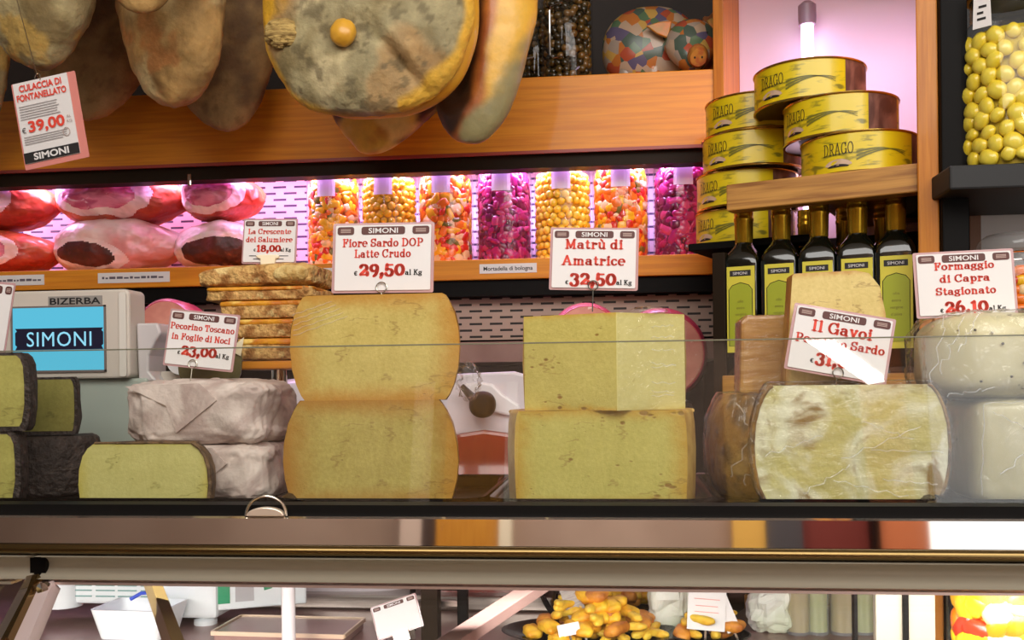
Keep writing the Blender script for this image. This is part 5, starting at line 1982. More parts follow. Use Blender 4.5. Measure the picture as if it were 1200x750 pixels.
zt_ = zsh1 + .0004
tin = None
spots = [(1006, .098, 0, -33, 'yellow tuna tin flat on the cabinet shelf, lowest of the right stack'),
         (985, .104, 1, -64, 'yellow tuna tin in the middle of the right stack'),
         (949, .112, 2, -52, 'yellow tuna tin on top of the right stack')]
for pxc, b, lv, rz, lab in spots:
    loc = cw(tin_spot(pxc, b), b, zt_ + lv * (TH + .0004))
    if tin is None:
        tin = make_tin(lab, loc, R_(rz))
    else:
        dup(tin, loc, R_(rz), lab)
nL = 4
for lv in range(nL):
    dxp = [0, 2, 10, 14, 8][lv]
    lab = ['yellow tuna tin at the foot of the left stack beside the purple jar', 'yellow tuna tin second from the foot of the left stack',
           'yellow tuna tin in the middle of the left stack beside the shelf edge', 'yellow tuna tin fourth up in the left stack', 'yellow tuna tin topmost in the left stack beside the niche lamp'][lv]
    b = [.225, .212, .200, .205, .205][lv]
    hz = (P(870, 112, .66).z - zled) / nL
    loc = cw(tin_spot(872 + dxp, b), b, zled + .0004 + lv * (TH + .0004))
    dup(tin, loc, R_(-60 + 4 * lv), lab)

# ---------------------------------------------------------------- oil bottles
BOT = mat('dark_green_glass', c(12, 14, 8), .06, coat=.6)
CAPM = mat('gold_cap', c(206, 168, 50), .25, .85, c(176, 138, 30), scale=20)
LABM = mat('yellow_green_label', c(212, 200, 60), .5)
LABG = mat('green_label_panel', c(160, 168, 30), .5)
BW = .0275


def make_bottle(label, loc, rz, group):
    t = thing('oil_bottle', label, 'bottle', loc, rz, group)
    Hb = .265
    sec = [(.0, BW * .95, .12), (.003, BW, .2), (.172, BW, .2), (.182, BW * .97, .3), (.192, BW * .82, .6), (.200, BW * .60, .9), (.206, BW * .48, 1), (.215, BW * .44, 1)]
    V, Fc = [], []
    n = 32
    for z, r, e in sec:
        for k_ in range(n):
            th = 2 * PI * (k_ + .5) / n
            V.append((r * spow(math.cos(th), e), r * spow(math.sin(th), e), z))
    for i in range(len(sec) - 1):
        for k_ in range(n):
            k2 = (k_ + 1) % n
            Fc.append((i * n + k_, i * n + k2, (i + 1) * n + k2, (i + 1) * n + k_))
    Fc += [tuple(range(n - 1, -1, -1)), tuple(range((len(sec) - 1) * n, len(sec) * n))]
    link('glass', (V, Fc), BOT, t, smooth=True, angle=35)
    link('gold_cap', lathe([(BW * .47, .2065), (BW * .50, .208), (BW * .53, .240), (BW * .56, .242), (BW * .56, .246), (BW * .52, .248), (BW * .54, .251), (BW * .54, .256), (BW * .51, .258),
                            (BW * .54, .261), (BW * .53, .268), (0, .269)], 28), CAPM, t, smooth=True)
    y = -BW - .0006
    lb = link('paper_label', box(-BW * .74, BW * .84, y, y + .0005, .035, .168), LABM, t)
    link('label_header', box(-BW * .56, BW * .62, y - .0004, y, .153, .162), INK, lb)
    letters('label_name', text_vf('SIMONI', .0045, BW * .8), PAPERW, lb, .0005, y - .0006, .1552)
    pl = [(-BW * .62, .045), (BW * .70, .045), (BW * .70, .132), (BW * .5, .139), (BW * .04, .143), (-BW * .42, .139), (-BW * .62, .132)]
    link('label_panel', prism(pl, y - .0003, y), LABG, lb)
    link('panel_outline', tube([(x, y - .0004, z) for x, z in pl], .0005, 4, True), INK, lb)
    for wd, z in (('olio', .112), ('extra', .102), ('vergine', .092), ("d'oliva", .082)):
        letters('label_words', text_vf(wd, .0042), mat_branch(), lb, .001, y - .0006, z)
    return t


bots = [872, 916, 960, 1005, 1050]
names = ['leftmost', 'second', 'third', 'fourth', 'rightmost']
b0 = None
for i, px in enumerate(bots):
    bb = .052
    a, _ = cab_at(px, 300, bb)
    loc = cw(a, bb, zbo + .0005)
    lab = 'dark oil bottle with gold cap, ' + names[i] + (' in the front row' if i in (0, 4) else ' from the left in the front row')
    if b0 is None:
        b0 = make_bottle(lab, loc, -AL + R_(2), 'oil bottles in the cabinet')
    else:
        dup(b0, loc, -AL + R_(2 + i), lab)
for i, px in enumerate((858, 904, 946, 991, 1036)):
    bb = .165
    a, _ = cab_at(px, 300, bb)
    if a - BW < -.008:
        a = -.008 + BW + .001
    loc = cw(a, bb, zbo + .0005)
    if i < 2:
        continue
    dup(b0, loc, -AL, 'dark oil bottle in the back row, right of the ' + ['', 'first', 'second', 'third', 'fourth'][i] + ' front bottle')

# ---------------------------------------------------------------- black post, dark shelf, big lupini jar
YR = .34
xa, xb = P(1104, 200, YR).x, P(1136, 200, YR).x
dk = thing('dark_rack', 'black metal rack beside the cabinet with a shelf at the right edge', 'rack', ((xa + xb) / 2, YR, ZW))
rx0, ry0, rz0 = dk.location
zk1, zk0 = P(1160, 192, YR - .06).z, P(1160, 221, YR - .06).z
link('post', box(xa - rx0, xb - rx0, 0, .06, 0, 2.5 - rz0), BLACKM, dk, bevel=.002)
xk0 = P(1113, 205, YR - .06).x
link('shelf', box(xk0 - rx0, 1.05 - rx0, -.06, .16, zk0 - rz0, zk1 - rz0), mat('charcoal_shelf', c(24, 24, 25), .6), dk, bevel=.003)
link('back_panel', box(xb - rx0, 1.05 - rx0, .20, .22, 0, 2.5 - rz0), mat('dark_rack_back', c(18, 16, 16), .6), dk)
link('lower_shelf', box(xa - rx0, 1.05 - rx0, -.02, .2, P(1160, 384, YR).z - rz0 - .02, P(1160, 384, YR).z - rz0), BLACKM, dk)
link('rack_post', box(1.03 - rx0, 1.05 - rx0, -.02, .2, 0, 2.5 - rz0), BLACKM, dk)
YJ2 = YR + .015
pj = P(1186, 188, YJ2)
k = S(pj)
RB = 61 / k
LUP = mat('lupini_yellow', c(232, 200, 30), .28, 0, c(236, 214, 76), scale=30, coat=.5)
jl = thing('lupini_jar', 'large glass jar of yellow lupini beans on the dark shelf at the upper right', 'jar', (pj.x, YJ2, zk1 + .0005))
HB = P(1186, 22, YJ2).z - zk1
link('glass', lathe([(0, 0), (RB * .9, 0), (RB * .98, .006), (RB, .018), (RB, HB * .80), (RB * .97, HB * .86), (RB * .90, HB * .92), (RB * .74, HB * .97), (RB * .70, HB), (RB * .70, HB + .03)], 48, caps=False), GLASSJ, jl, smooth=True)
link('lid', lathe([(0, HB + .06), (RB * .76, HB + .06), (RB * .78, HB + .055), (RB * .78, HB + .028), (RB * .72, HB + .026)], 40, caps=False), mat('silver_lid', c(200, 200, 196), .25, 1.0), jl, smooth=True)
link('glass_ribs', join(*[lathe([(RB * .70, HB + z), (RB * .725, HB + z + .002), (RB * .70, HB + z + .004)], 40, caps=False) for z in (.002, .010, .018)]), GLASSJ, jl, smooth=True)
link('brine', lathe([(0, .004), (RB * .78, .004), (RB * .80, .02), (RB * .80, HB * .82), (RB * .6, HB * .9), (0, HB * .9)], 32), mat('pale_yellow_brine', c(190, 166, 30), .3), jl, smooth=True)
sg = prism([(-.012, 0), (.012, 0), (.010, .05), (-.010, .055)], -.0005, .0005)
sgo = link('paper_tag', mv(rot(sg, 'Z', -40), -RB * .74, -RB * .62, HB * .88), PAPERW, jl)
link('tag_marks', mv(rot(join(box(-.006, .005, -.0012, -.0006, .010, .013), box(-.006, .002, -.0012, -.0006, .018, .021), box(-.004, .006, -.0012, -.0006, .026, .029)), 'Z', -40), -RB * .74, -RB * .62, HB * .88), INK, sgo)
random.seed(12)
src = None
z, row = .014, 0
while z < HB * .90:
    rad = RB * .87 if z < HB * .8 else RB * (.87 - 2.2 * (z / HB - .8))
    st = .0225 / rad
    nn = int(PI * 1.15 / st)
    for q_ in range(nn):
        a = -PI / 2 - .1 + (q_ - (nn - 1) / 2 + .5 * (row % 2)) * st + random.uniform(-.05, .05)
        s_ = random.uniform(.82, 1.15)
        if src is None:
            src = link('lupini_bean', wobble(superell(.0128, .0078, .0110, .95, .95, 18, 12), .0008, 90, 2), LUP, None, smooth='all')
            o = src
        else:
            o = src.copy()
            col.objects.link(o)
        zz = max(z + random.uniform(-.004, .004), .0145)
        o.location = jl.location + Vector((rad * math.cos(a), rad * math.sin(a), zz))
        o.rotation_euler = Euler((random.uniform(-.3, .3), random.uniform(0, 3.1), a + PI / 2), 'XYZ')
        o.scale = (s_, s_, s_)
        tag(o, 'yellow lupini bean in the large jar at the upper right', 'lupini bean', 'lupini beans in the large jar')
    z += .0178
    row += 1

# white panel in a brown frame and lidded jar at the right edge
Yd = YR + .175
wd = thing('framed_panel', 'small white panel in a brown frame below the dark shelf at the right edge', 'panel', (P(1190, 300, Yd).x, Yd, P(1190, 384, YR).z))
x0, x1 = P(1136, 300, Yd).x - wd.location.x, 1.02 - wd.location.x
z1 = P(1170, 228, Yd).z - wd.location.z
link('frame', join(box(x0, x0 + .016, -.004, .012, 0, z1 + .02), box(x0, x1, -.004, .012, z1, z1 + .02)), mat('brown_frame', c(150, 110, 84), .5), wd)
link('panel', box(x0 + .016, x1, .004, .008, 0, z1), mat('white_panel', c(236, 236, 236), .4), wd)
Yl = YR + .055
pl_ = P(1196, 300, Yl)
k = S(pl_)
zj0 = P(1160, 384, YR).z
hl = P(1196, 276, Yl).z - zj0
lj = thing('lidded_jar', 'glass jar with a flat glass lid beside the 26,10 card at the right edge', 'jar', (pl_.x, Yl, zj0 + .0004))
RL = 47 / k
link('glass', lathe([(0, 0), (RL * .92, 0), (RL, .006), (RL, hl * .66), (RL * .9, hl * .75), (RL * .88, hl * .80)], 40, caps=False), GLASSJ, lj, smooth=True)
link('glass_lid', lathe([(RL * .9, hl * .80), (RL * 1.0, hl * .82), (RL * 1.02, hl * .88), (RL * .95, hl * .95), (RL * .8, hl), (0, hl * 1.0)], 40, caps=False), glassmat('lid_glass', (.9, .92, .92, 1), .03, 1.6, haze=.12), lj, smooth=True)
link('steel_ring', lathe([(RL * .93, hl * .775), (RL * .96, hl * .785), (RL * .93, hl * .795)], 40, caps=False), CHROME, lj, smooth=True)
items = []
random.seed(3)
z = .012
while z < hl * .62:
    for q_ in range(12):
        a = -PI / 2 + (q_ - 6) * .3 + random.uniform(-.1, .1)
        e = superell(random.uniform(.007, .012), .006, random.uniform(.006, .009), .8, .8, 10, 7)
        items.append((mv(rot(e, 'Z', math.degrees(a) + 90), RL * .82 * math.cos(a), RL * .82 * math.sin(a), z), random.choices(range(5), (40, 30, 10, 15, 5))[0]))
    z += .013
items.append((lathe([(0, .004), (RL * .75, .004), (RL * .75, hl * .6), (0, hl * .6)], 24), 0))
o = link_multi('pickled_vegetables', items, PIECES)
o.location = lj.location
tag(o, 'orange pickled vegetables inside the glass-lidded jar at the right edge', 'pickled vegetables', None, 'stuff')

# leaning brown board
pa = P(1078, 455, .22)
lb_ = thing('leaning_board', 'brown wooden board leaning between the tall pale wedge and the goat cheese', 'board', (P(1068, 500, .24).x, .24, ZD))
k = S(pa)
bp_ = bar((0, 0, .001), (45 / k, .02, P(1085, 372, .24).z - ZD), 24 / k, .012)
lowz = min(v[2] for v in bp_[0])
link('board', mv(bp_, 0, 0, .001 - lowz), WOOD_V, lb_, bevel=.002)


# ================================================================ weighing scale at the left
YW = .26
pc_ = P(85, 520, YW)
k = S(pc_)
scl = thing('weighing_scale', 'pale grey shop scale with a blue customer screen at the left', 'scale', (pc_.x, YW, ZD), R_(0))
sx0 = pc_.x
GREYP = mat('warm_grey_plastic', c(206, 196, 184), .45)
GREENP = mat('grey_green_plastic', c(176, 186, 174), .5, 0, c(166, 176, 166), scale=6)


def sz(py, px=85):
    return P(px, py, YW).z - ZD


def sxx(px, py=400):
    return P(px, py, YW).x - sx0


hd_ = rrect(sxx(157) - sxx(-30), sz(341) - sz(444), .008, 5, (sxx(157) + sxx(-30)) / 2, (sz(341) + sz(444)) / 2)
link('display_head', prism(hd_, -.012, .035), GREYP, scl, bevel=.003)
link('head_edge', prism(rrect(.010, sz(345) - sz(442), .003, 4, sxx(150), (sz(345) + sz(442)) / 2), -.015, -.0125), mat('pale_edge_plastic', c(222, 216, 206), .4), scl)
link('body', box(sxx(20), sxx(172), .0, .075, 0, sz(444)), GREENP, scl, bevel=.004)
link('neck', box(sxx(0), sxx(140), .02, .07, 0, sz(400)), GREYP, scl)
scr = link('screen', box(sxx(22), sxx(128), -.0135, -.0118, sz(434), sz(361)), emat('blue_screen', c(96, 196, 226), .95), scl)
link('screen_bezel', join(box(sxx(20), sxx(22), -.0145, -.0118, sz(436), sz(359)), box(sxx(128), sxx(130), -.0145, -.0118, sz(436), sz(359)),
                          box(sxx(20), sxx(130), -.0145, -.0118, sz(361), sz(359)), box(sxx(20), sxx(130), -.0145, -.0118, sz(436.5), sz(434))), mat('dark_bezel', c(120, 108, 104), .4), scl)
bn = link('screen_banner', prism([(sxx(25), sz(410)), (sxx(27), sz(406)), (sxx(25), sz(404)), (sxx(25), sz(390)), (sxx(27), sz(388)), (sxx(25), sz(385)), (sxx(127), sz(385)), (sxx(125), sz(388)), (sxx(127), sz(390)),
                                  (sxx(127), sz(404)), (sxx(125), sz(406)), (sxx(127), sz(410))], -.0142, -.0136), mat('dark_banner', c(24, 24, 52), .4), scr)
letters('screen_name', text_vf('SIMONI', sz(389) - sz(406), sxx(113) - sxx(38), 0.0, 1.08), emat('screen_letters', c(150, 222, 246), 1.0), bn, sxx(76), -.0146, sz(406))
nb = link('name_bar', box(sxx(63), sxx(126), -.0128, -.0118, sz(359.5), sz(348)), mat('grey_name_bar', c(150, 144, 138), .5), scl)
letters('maker_name', text_vf('BIZERBA', sz(350) - sz(357.5), sxx(124) - sxx(65), .02), INK, nb, sxx(94.5), -.0132, sz(357.5))
pr_ = [(sxx(158), sz(380)), (sxx(183), sz(380)), (sxx(187), sz(392)), (sxx(180), sz(402)), (sxx(172), sz(418)), (sxx(172), sz(436)), (sxx(182), sz(448)), (sxx(160), sz(448))]
link('printer_housing', prism(pr_, .004, .06), mat('pale_printer_plastic', c(206, 200, 200), .35), scl, bevel=.003)
link('paper_roll', rot(mv(lathe([(0, -.03), (.020, -.03), (.020, .03), (0, .03)], 24), 0, 0, 0), 'X', 90), WHITE, scl, loc=(sxx(205), .045, sz(424)), smooth=True)
link('roll_holder', box(sxx(176), sxx(212), .03, .065, 0, sz(436)), GREYP, scl, bevel=.002)

# dark green cheese behind the 23,00 card, on the parcel
Yg = .112
pg = P(246, 440, Yg)
k = S(pg)
dg_ = thing('green_rind_cheese', 'dark green rinded half cheese behind the 23,00 card on the upper parcel', 'cheese', (pg.x, Yg, topz), R_(12))
Hg = P(246, 398, Yg).z - topz
rind, cuts = sector(barrel(37 / k, max(Hg, .03), [(0, .86), (.2, .96), (.5, 1), (.8, .96), (1, .84)]), 0, PI)
GRN = mat('dark_green_rind', c(70, 72, 40), .5, 0, c(44, 46, 26), scale=26, bump=.3, coat=.2)
link('rind', rind, GRN, dg_, smooth='all')
link('cut_face', cuts[0], mat('dim_olive_paste', c(110, 104, 60), .5, 0, c(90, 84, 44), scale=30), dg_)
link('paper_corner', prism([(22 / k, Hg * .75), (40 / k, Hg * 1.05), (36 / k, Hg * .6)], -.003, -.001), mat('cream_paper', c(236, 226, 190), .6), dg_)

# ================================================================ focaccia on its wooden board and post
YFo = .20
pst = P(328, 500, YFo)
k = S(pst)
zbt = P(305, 423, YFo - .03).z
zbb = P(305, 433, YFo - .03).z
st = thing('board_stand', 'round steel post carrying a small wooden board, behind the parcels', 'stand', (pst.x, YFo, ZD))
x0, x1 = P(284, 428, YFo).x - pst.x, P(385, 428, YFo).x - pst.x
link('post', lathe([(.0105, 0), (.0105, zbb - ZD)], 24), CHROME, st, smooth=True)
link('post_foot', lathe([(0, 0), (.024, 0), (.024, .004), (.011, .007), (0, .007)], 28), STEEL, st, smooth=True)
link('board', box(x0, x1, -.045, .05, zbb - ZD, zbt - ZD), WOOD, st, bevel=.002)
CRUMB = mat('grainy_bread_crumb', c(222, 178, 108), .8, 0, c(160, 108, 52), scale=60, bump=.9, bscale=110, lo=.4, hi=.62, col3=c(236, 204, 136), scale3=34, lo3=.56, hi3=.66)
CRUST = mat('golden_crust', c(234, 166, 40), .5, 0, c(196, 112, 20), scale=26, bump=.5, bscale=70, col3=c(236, 196, 96), scale3=30, lo3=.58, hi3=.68)
zz = zbt + .0006
FOC = [(282, 384, 423, 398, 'lowest focaccia slab resting on the small wooden board'), (280, 386, 398, 376, 'second focaccia slab from the board, under the notched crust'),
       (262, 380, 376, 355, 'third focaccia slab, its left end behind the 23,00 card'), (246, 372, 355, 339, 'thin focaccia slab just under the domed top one'),
       (238, 373, 340, 312, 'domed focaccia piece on top of the stack, holding the 18,00 card')]
for i, (fx0, fx1, fy0, fy1, lab) in enumerate(FOC):
    a, b_ = P(fx0, 380, YFo - .03).x, P(fx1, 380, YFo - .03).x
    hh = P(305, fy1, YFo - .03).z - P(305, fy0, YFo - .03).z
    t = thing('focaccia_slab', lab, 'focaccia', ((a + b_) / 2, YFo, zz), 0, 'stacked focaccia')
    wx = (b_ - a) / 2
    e2 = .35 if i < 4 else .5
    crumb = wobble(mv(superell(wx, .05, hh / 2, .14 if i < 4 else .38, .2, 110, 44), 0, 0, hh / 2), .0035, 60, i + 2)
    crumb = wobble(crumb, .0015, 150, i + 7)
    if i == 4:
        crumb = shape(crumb, lambda q: Vector((q.x, q.y, q.z * (1 - .25 * max(0, -q.x / wx)) if q.z > 0 else q.z)))
    crumb = shape(crumb, lambda q: Vector((q.x, q.y, min(max(q.z, .0003), hh))))
    link('crumb', crumb, CRUMB, t, smooth='all')
    cr0 = wobble(mv(superell(wx * 1.0, .053, hh * .20, .4, .2, 110, 20), 0, .001, hh * .84), .0025, 50, i + 20)
    if i == 4:
        cr0 = wobble(mv(superell(wx * .52, .046, hh * .30, .8, .5, 60, 20), wx * .30, .010, hh * .74), .003, 50, i + 20)
    cr0 = shape(cr0, lambda q: Vector((q.x, q.y, min(q.z, hh - .0002))))
    link('crust', cr0, CRUST, t, smooth='all')
    if i == 4:
        link('crumb_end', wobble(mv(superell(wx * .30, .012, hh * .36, .8, .6, 40, 20), wx * .62, -.045, hh * .48), .002, 80, 3), mat('pale_crumb', c(232, 204, 136), .8, 0, c(190, 150, 80), scale=60, bump=.7), t, smooth='all')
    zz += hh + .0004

# ================================================================ slicer behind the cheeses
YL_ = .62
p = P(455, 560, YL_)
k = S(p)
sl_ = thing('meat_slicer', 'red enamel meat slicer with white guard plate and black knob behind the cheeses', 'slicer', (p.x, YL_, ZW))
X_ = lambda px, py=480: P(px, py, YL_).x - p.x
Z_ = lambda py, px=560: P(px, py, YL_).z - ZW
REDE = mat('red_enamel', c(150, 52, 34), .3, 0, c(116, 34, 24), scale=5, coat=.6)
WENAM = mat('white_enamel', c(226, 216, 222), .25, coat=.4)
arch = [(X_(505), 0), (X_(640), 0), (X_(640), Z_(540)), (X_(622), Z_(518)), (X_(600), Z_(506)), (X_(572), Z_(502)), (X_(545), Z_(506)), (X_(522), Z_(516)), (X_(505), Z_(535))]
link('red_base', prism(arch, -.06, .10), REDE, sl_, bevel=.006)
link('base_plate', box(X_(295), X_(650), -.09, .14, 0, .025), STEEL, sl_, bevel=.004)
gp_ = [(X_(515), Z_(508)), (X_(640), Z_(508)), (X_(640), Z_(446)), (X_(606), Z_(436)), (X_(540), Z_(438)), (X_(526), Z_(446)), (X_(518), Z_(470))]
link('guard_plate', prism(gp_, -.045, -.02), WENAM, sl_, bevel=.005)
wave = [(X_(550), Z_(450)), (X_(566), Z_(447)), (X_(582), Z_(450)), (X_(594), Z_(462)), (X_(612), Z_(474)), (X_(618), Z_(490)), (X_(590), Z_(484)), (X_(560), Z_(476))]
link('guard_ridge', prism(wave, -.056, -.044), mat('white_ridge', c(240, 232, 236), .3), sl_, bevel=.004)
link('knob', mv(superell(.022, .022, .022, .9, .9, 28, 20), X_(573), -.078, Z_(473)), BLACKM, sl_, smooth='all')
link('knob_lever', tube([(X_(572), -.075, Z_(472)), (X_(560), -.072, Z_(464)), (X_(549), -.07, Z_(452))], .009, 10, False, [1.2, .8, .5]), BLACKM, sl_, smooth=True)
link('white_housing', mv(superell((X_(500) - X_(292)) / 2, .09, Z_(440) / 2, .45, .6, 56, 36), (X_(500) + X_(292)) / 2, .01, Z_(440) / 2), WENAM, sl_, smooth='all')

# mortadellas on dark risers
MORT = mat('mortadella_face', c(224, 150, 130), .5, 0, c(208, 128, 112), scale=24, col3=c(244, 206, 190), scale3=70, lo3=.62, hi3=.68)
MSK = mat('pink_mortadella_skin', c(196, 60, 80), .4, coat=.3)
for (cx_, cy_, rpx, Ym, lab) in ((777, 415, 55, .70, 'sliced mortadella with pink skin on a dark riser, right of the middle cheeses'),
                                 (194, 384, 35, .66, 'mortadella end with pale pink face between the scale and the focaccia'),
                                 (688, 398, 44, .69, 'mortadella with bright pink skin peeking over the middle wedge')):
    p = P(cx_, cy_ + rpx, Ym)
    k = S(p)
    rm = rpx / k
    t = thing('mortadella', lab, 'mortadella', (p.x, Ym, p.z), R_(8), 'mortadellas behind the counter')
    link('skin', mv(rot(lathe([(0, -.0), (rm * .9, -.0), (rm, -.012), (rm, -.10), (rm * .8, -.125), (0, -.13)], 48), 'X', 90), 0, 0, rm), MSK, t, smooth=True)
    link('cut_face', mv(rot(lathe([(0, .0012), (rm * .86, .0012), (rm * .88, .0)], 40, caps=False), 'X', 90), 0, 0, rm), MORT, t)
    rs = thing('dark_riser', 'dark riser block under the ' + lab.split(' on a ')[0].split(' end with')[0].split(' with')[0] + (' at the right' if cx_ > 700 else ' beside the scale' if cx_ < 300 else ' behind the middle wedge'), 'riser', (p.x, Ym + .06, ZW))
    link('riser_block', box(-.05, .05, -.06, .07, 0, p.z - ZW - .0004), BLACKM, rs, bevel=.003)
    link('riser_top', box(-.052, .052, -.062, -.0602, p.z - ZW - .02, p.z - ZW - .004), DARK, rs)

# ================================================================ inside the lower display
WCASE = mat('case_white', c(232, 236, 238), .35)
# white counter scale seen through the lower glass
pf = PZ(237, 733, ZW)
ms = thing('white_machine', 'white counter machine with vent slots and green stickers seen through the lower glass', 'machine', (pf.x, pf.y, ZW), R_(0))
k = S(pf)
mx = lambda px, dy=0: P(px, 700, pf.y + dy).x - pf.x
mz = lambda py, dy=0: P(237, py, pf.y + dy).z - ZW
link('front_block', xf(box(mx(190), mx(256), -.008, .06, mz(724), mz(670)), Matrix.Identity(4)), WCASE, ms, bevel=.006)
link('side_wing', rot(box(0, .14, -.004, .03, mz(723), mz(670)), 'Z', 26, (0, 0, 0)), WCASE, ms, loc=(mx(252), 0, .010), bevel=.003)
Dv = .03
link('rear_block', box(mx(72), mx(196), .012, .06, mz(712), mz(672)), WCASE, ms, bevel=.006)
link('round_end', mv(lathe([(.028, 0), (.028, mz(672) - mz(716))], 28), mx(66), .022, mz(716)), WCASE, ms, smooth=True)
vents = []
for vx in (81, 108, 134, 161):
    for vy in (689, 695, 702):
        vents.append(box(mx(vx), mx(vx + 22), .0105, .0125, mz(vy + 1.0), mz(vy - .6)))
link('vent_slots', join(*vents), mat('teal_slot', c(130, 168, 164), .4), ms)
GRS = mat('green_sticker', c(40, 150, 104), .4)
stk = box(.004, .022, -.0052, -.0042, mz(715), mz(688))
link('green_sticker', rot(stk, 'Z', 26), GRS, ms, loc=(mx(252), 0, .010))
stk = prism([(.074, mz(703)), (.086, mz(701)), (.090, mz(684)), (.070, mz(684))], -.0052, -.0042)
link('green_sticker', rot(stk, 'Z', 26), GRS, ms, loc=(mx(252), 0, .010))
link('dark_label', rot(box(.030, .058, -.0052, -.0042, mz(714), mz(688)), 'Z', 26), mat('grey_label', c(180, 178, 180), .4), ms, loc=(mx(252), 0, .010))
for fx_ in (237, 120):
    link('foot', mv(lathe([(0, 0), (.018, 0), (.018, .007), (.010, .010), (.010, mz(718)), (0, mz(718))], 24), mx(fx_), .012 if fx_ == 237 else .03, 0), WCASE, ms, smooth=True)

pt = PZ(146, 752, ZW)
tb = thing('white_tub', 'white plastic tub with sloping sides in front of the vented white machine', 'tub', (pt.x, pt.y, ZW), R_(-2))
k = S(pt)
tw0, tw1 = 38 / k, 46 / k
hh = P(146, 716, pt.y).z - ZW
V = []
for z, w_, d_ in ((0, tw0, .035), (hh, tw1, .045), (hh, tw1 - .003, .042), (.003, tw0 - .003, .032)):
    V += [(x, y + .045, z) for x, y in rrect(w_ * 2, d_ * 2, .01, 3)]
n = 16
Fc = [(i * n + q, i * n + (q + 1) % n, (i + 1) * n + (q + 1) % n, (i + 1) * n + q) for i in range(3) for q in range(n)]
Fc += [tuple(range(n - 1, -1, -1)), tuple(range(3 * n, 4 * n))]
link('tub_wall', (V, Fc), WCASE, tb, smooth=True)
bl = thing('blue_scoop', 'blue plastic scoop lying in the white tub', 'scoop', (pt.x + .014, pt.y + .045, ZW + .0035))
link('handle', tube([(-.022, -.012, hh + .006), (-.008, -.006, hh + .014), (.006, 0, hh + .014), (.016, .004, hh * .9)], .0028, 8), mat('blue_plastic', c(50, 80, 200), .35), bl, smooth=True)
link('bowl', mv(superell(.014, .012, hh * .48, 1, 1, 20, 14), .018, .004, hh * .48), mat('blue_bowl', c(46, 74, 190), .35), bl, smooth='all')

# props and bars under the cheese deck
BRB = mat('brass_toned_bar', c(168, 140, 88), .3, .8)
for nm, a, b_, wd, dp, mt, lab in (('glass_prop', (176, 678, .02), (207, 765, -.20), .020, .012, BRB, 'slanting brass-toned glass support in front of the white machine'),
                                   ('glass_prop', (640, 682, .05), (516, 765, -.14), .022, .012, MAUVE, 'slanting mauve steel support left of the yellow food trays')):
    A, B = P(*a), P(*b_)
    A.z = min(A.z, ZD - .016)
    A = A + (A - B).normalized() * ((ZD - .0155 - A.z) / (A - B).normalized().z)
    D_ = (B - A).normalized()
    B = A + D_ * ((ZW + .001 - A.z) / D_.z)
    t = thing(nm, lab, 'support', B, 0)
    link('bar', bar((0, 0, .004), A - B, wd, dp), mt, t, bevel=.001)
    link('foot_plate', box(-.015, .015, -.015, .015, 0, .004), STEEL, t)


def low_box(px0, px1, py, h_, d_, label, cat, mt, name='tray_box'):
    a = PZ((px0 + px1) / 2, py, ZW)
    k = S(a)
    return a, k


a = PZ(325, 756, ZW)
k = S(a)
tt = thing('steel_pan', 'mauve steel pan with pale rim in the lower display left of the white card', 'pan', (a.x, a.y, ZW), R_(-2))
w_ = 80 / k
link('pan_body', box(-w_, w_, 0, .10, 0, .016), MAUVE, tt, bevel=.003)
link('pan_rim', join(box(-w_ - .002, w_ + .002, -.003, .0, .012, .018), box(w_, w_ + .003, 0, .10, .012, .018), box(-w_ - .003, -w_, 0, .10, .012, .018), box(-w_, w_, .10, .103, .012, .018)), mat('pale_rim', c(226, 206, 180), .3, .7), tt)
# low card
a = PZ(470, 752, ZW)
t = price_card('small pink-printed price card leaning in the lower display', 470, 757, a.y, 58, 40, -19, [], None, ring=False, rx=-18)
t.location.z = ZW + .012
link('card_foot', box(-.012, .012, -.002, .03, -.012, .004), STEEL, t)

# black wire frame
a = PZ(515, 740, ZW)
k = S(a)
bf = thing('wire_stand', 'black metal frame standing in the lower display beside the slanting support', 'frame', (a.x, a.y, ZW))
fh = P(515, 682, a.y).z - ZW
link('frame_bar', join(box(-.038, .038, -.004, .004, fh - .012, fh), box(.028, .044, -.006, .006, 0, fh), box(-.044, -.036, -.004, .004, 0, fh)), BLACKM, bf, bevel=.002)
link('cross_rail', box(-.036, .028, -.004, .004, fh * .52, fh * .52 + .008), STEEL, bf)

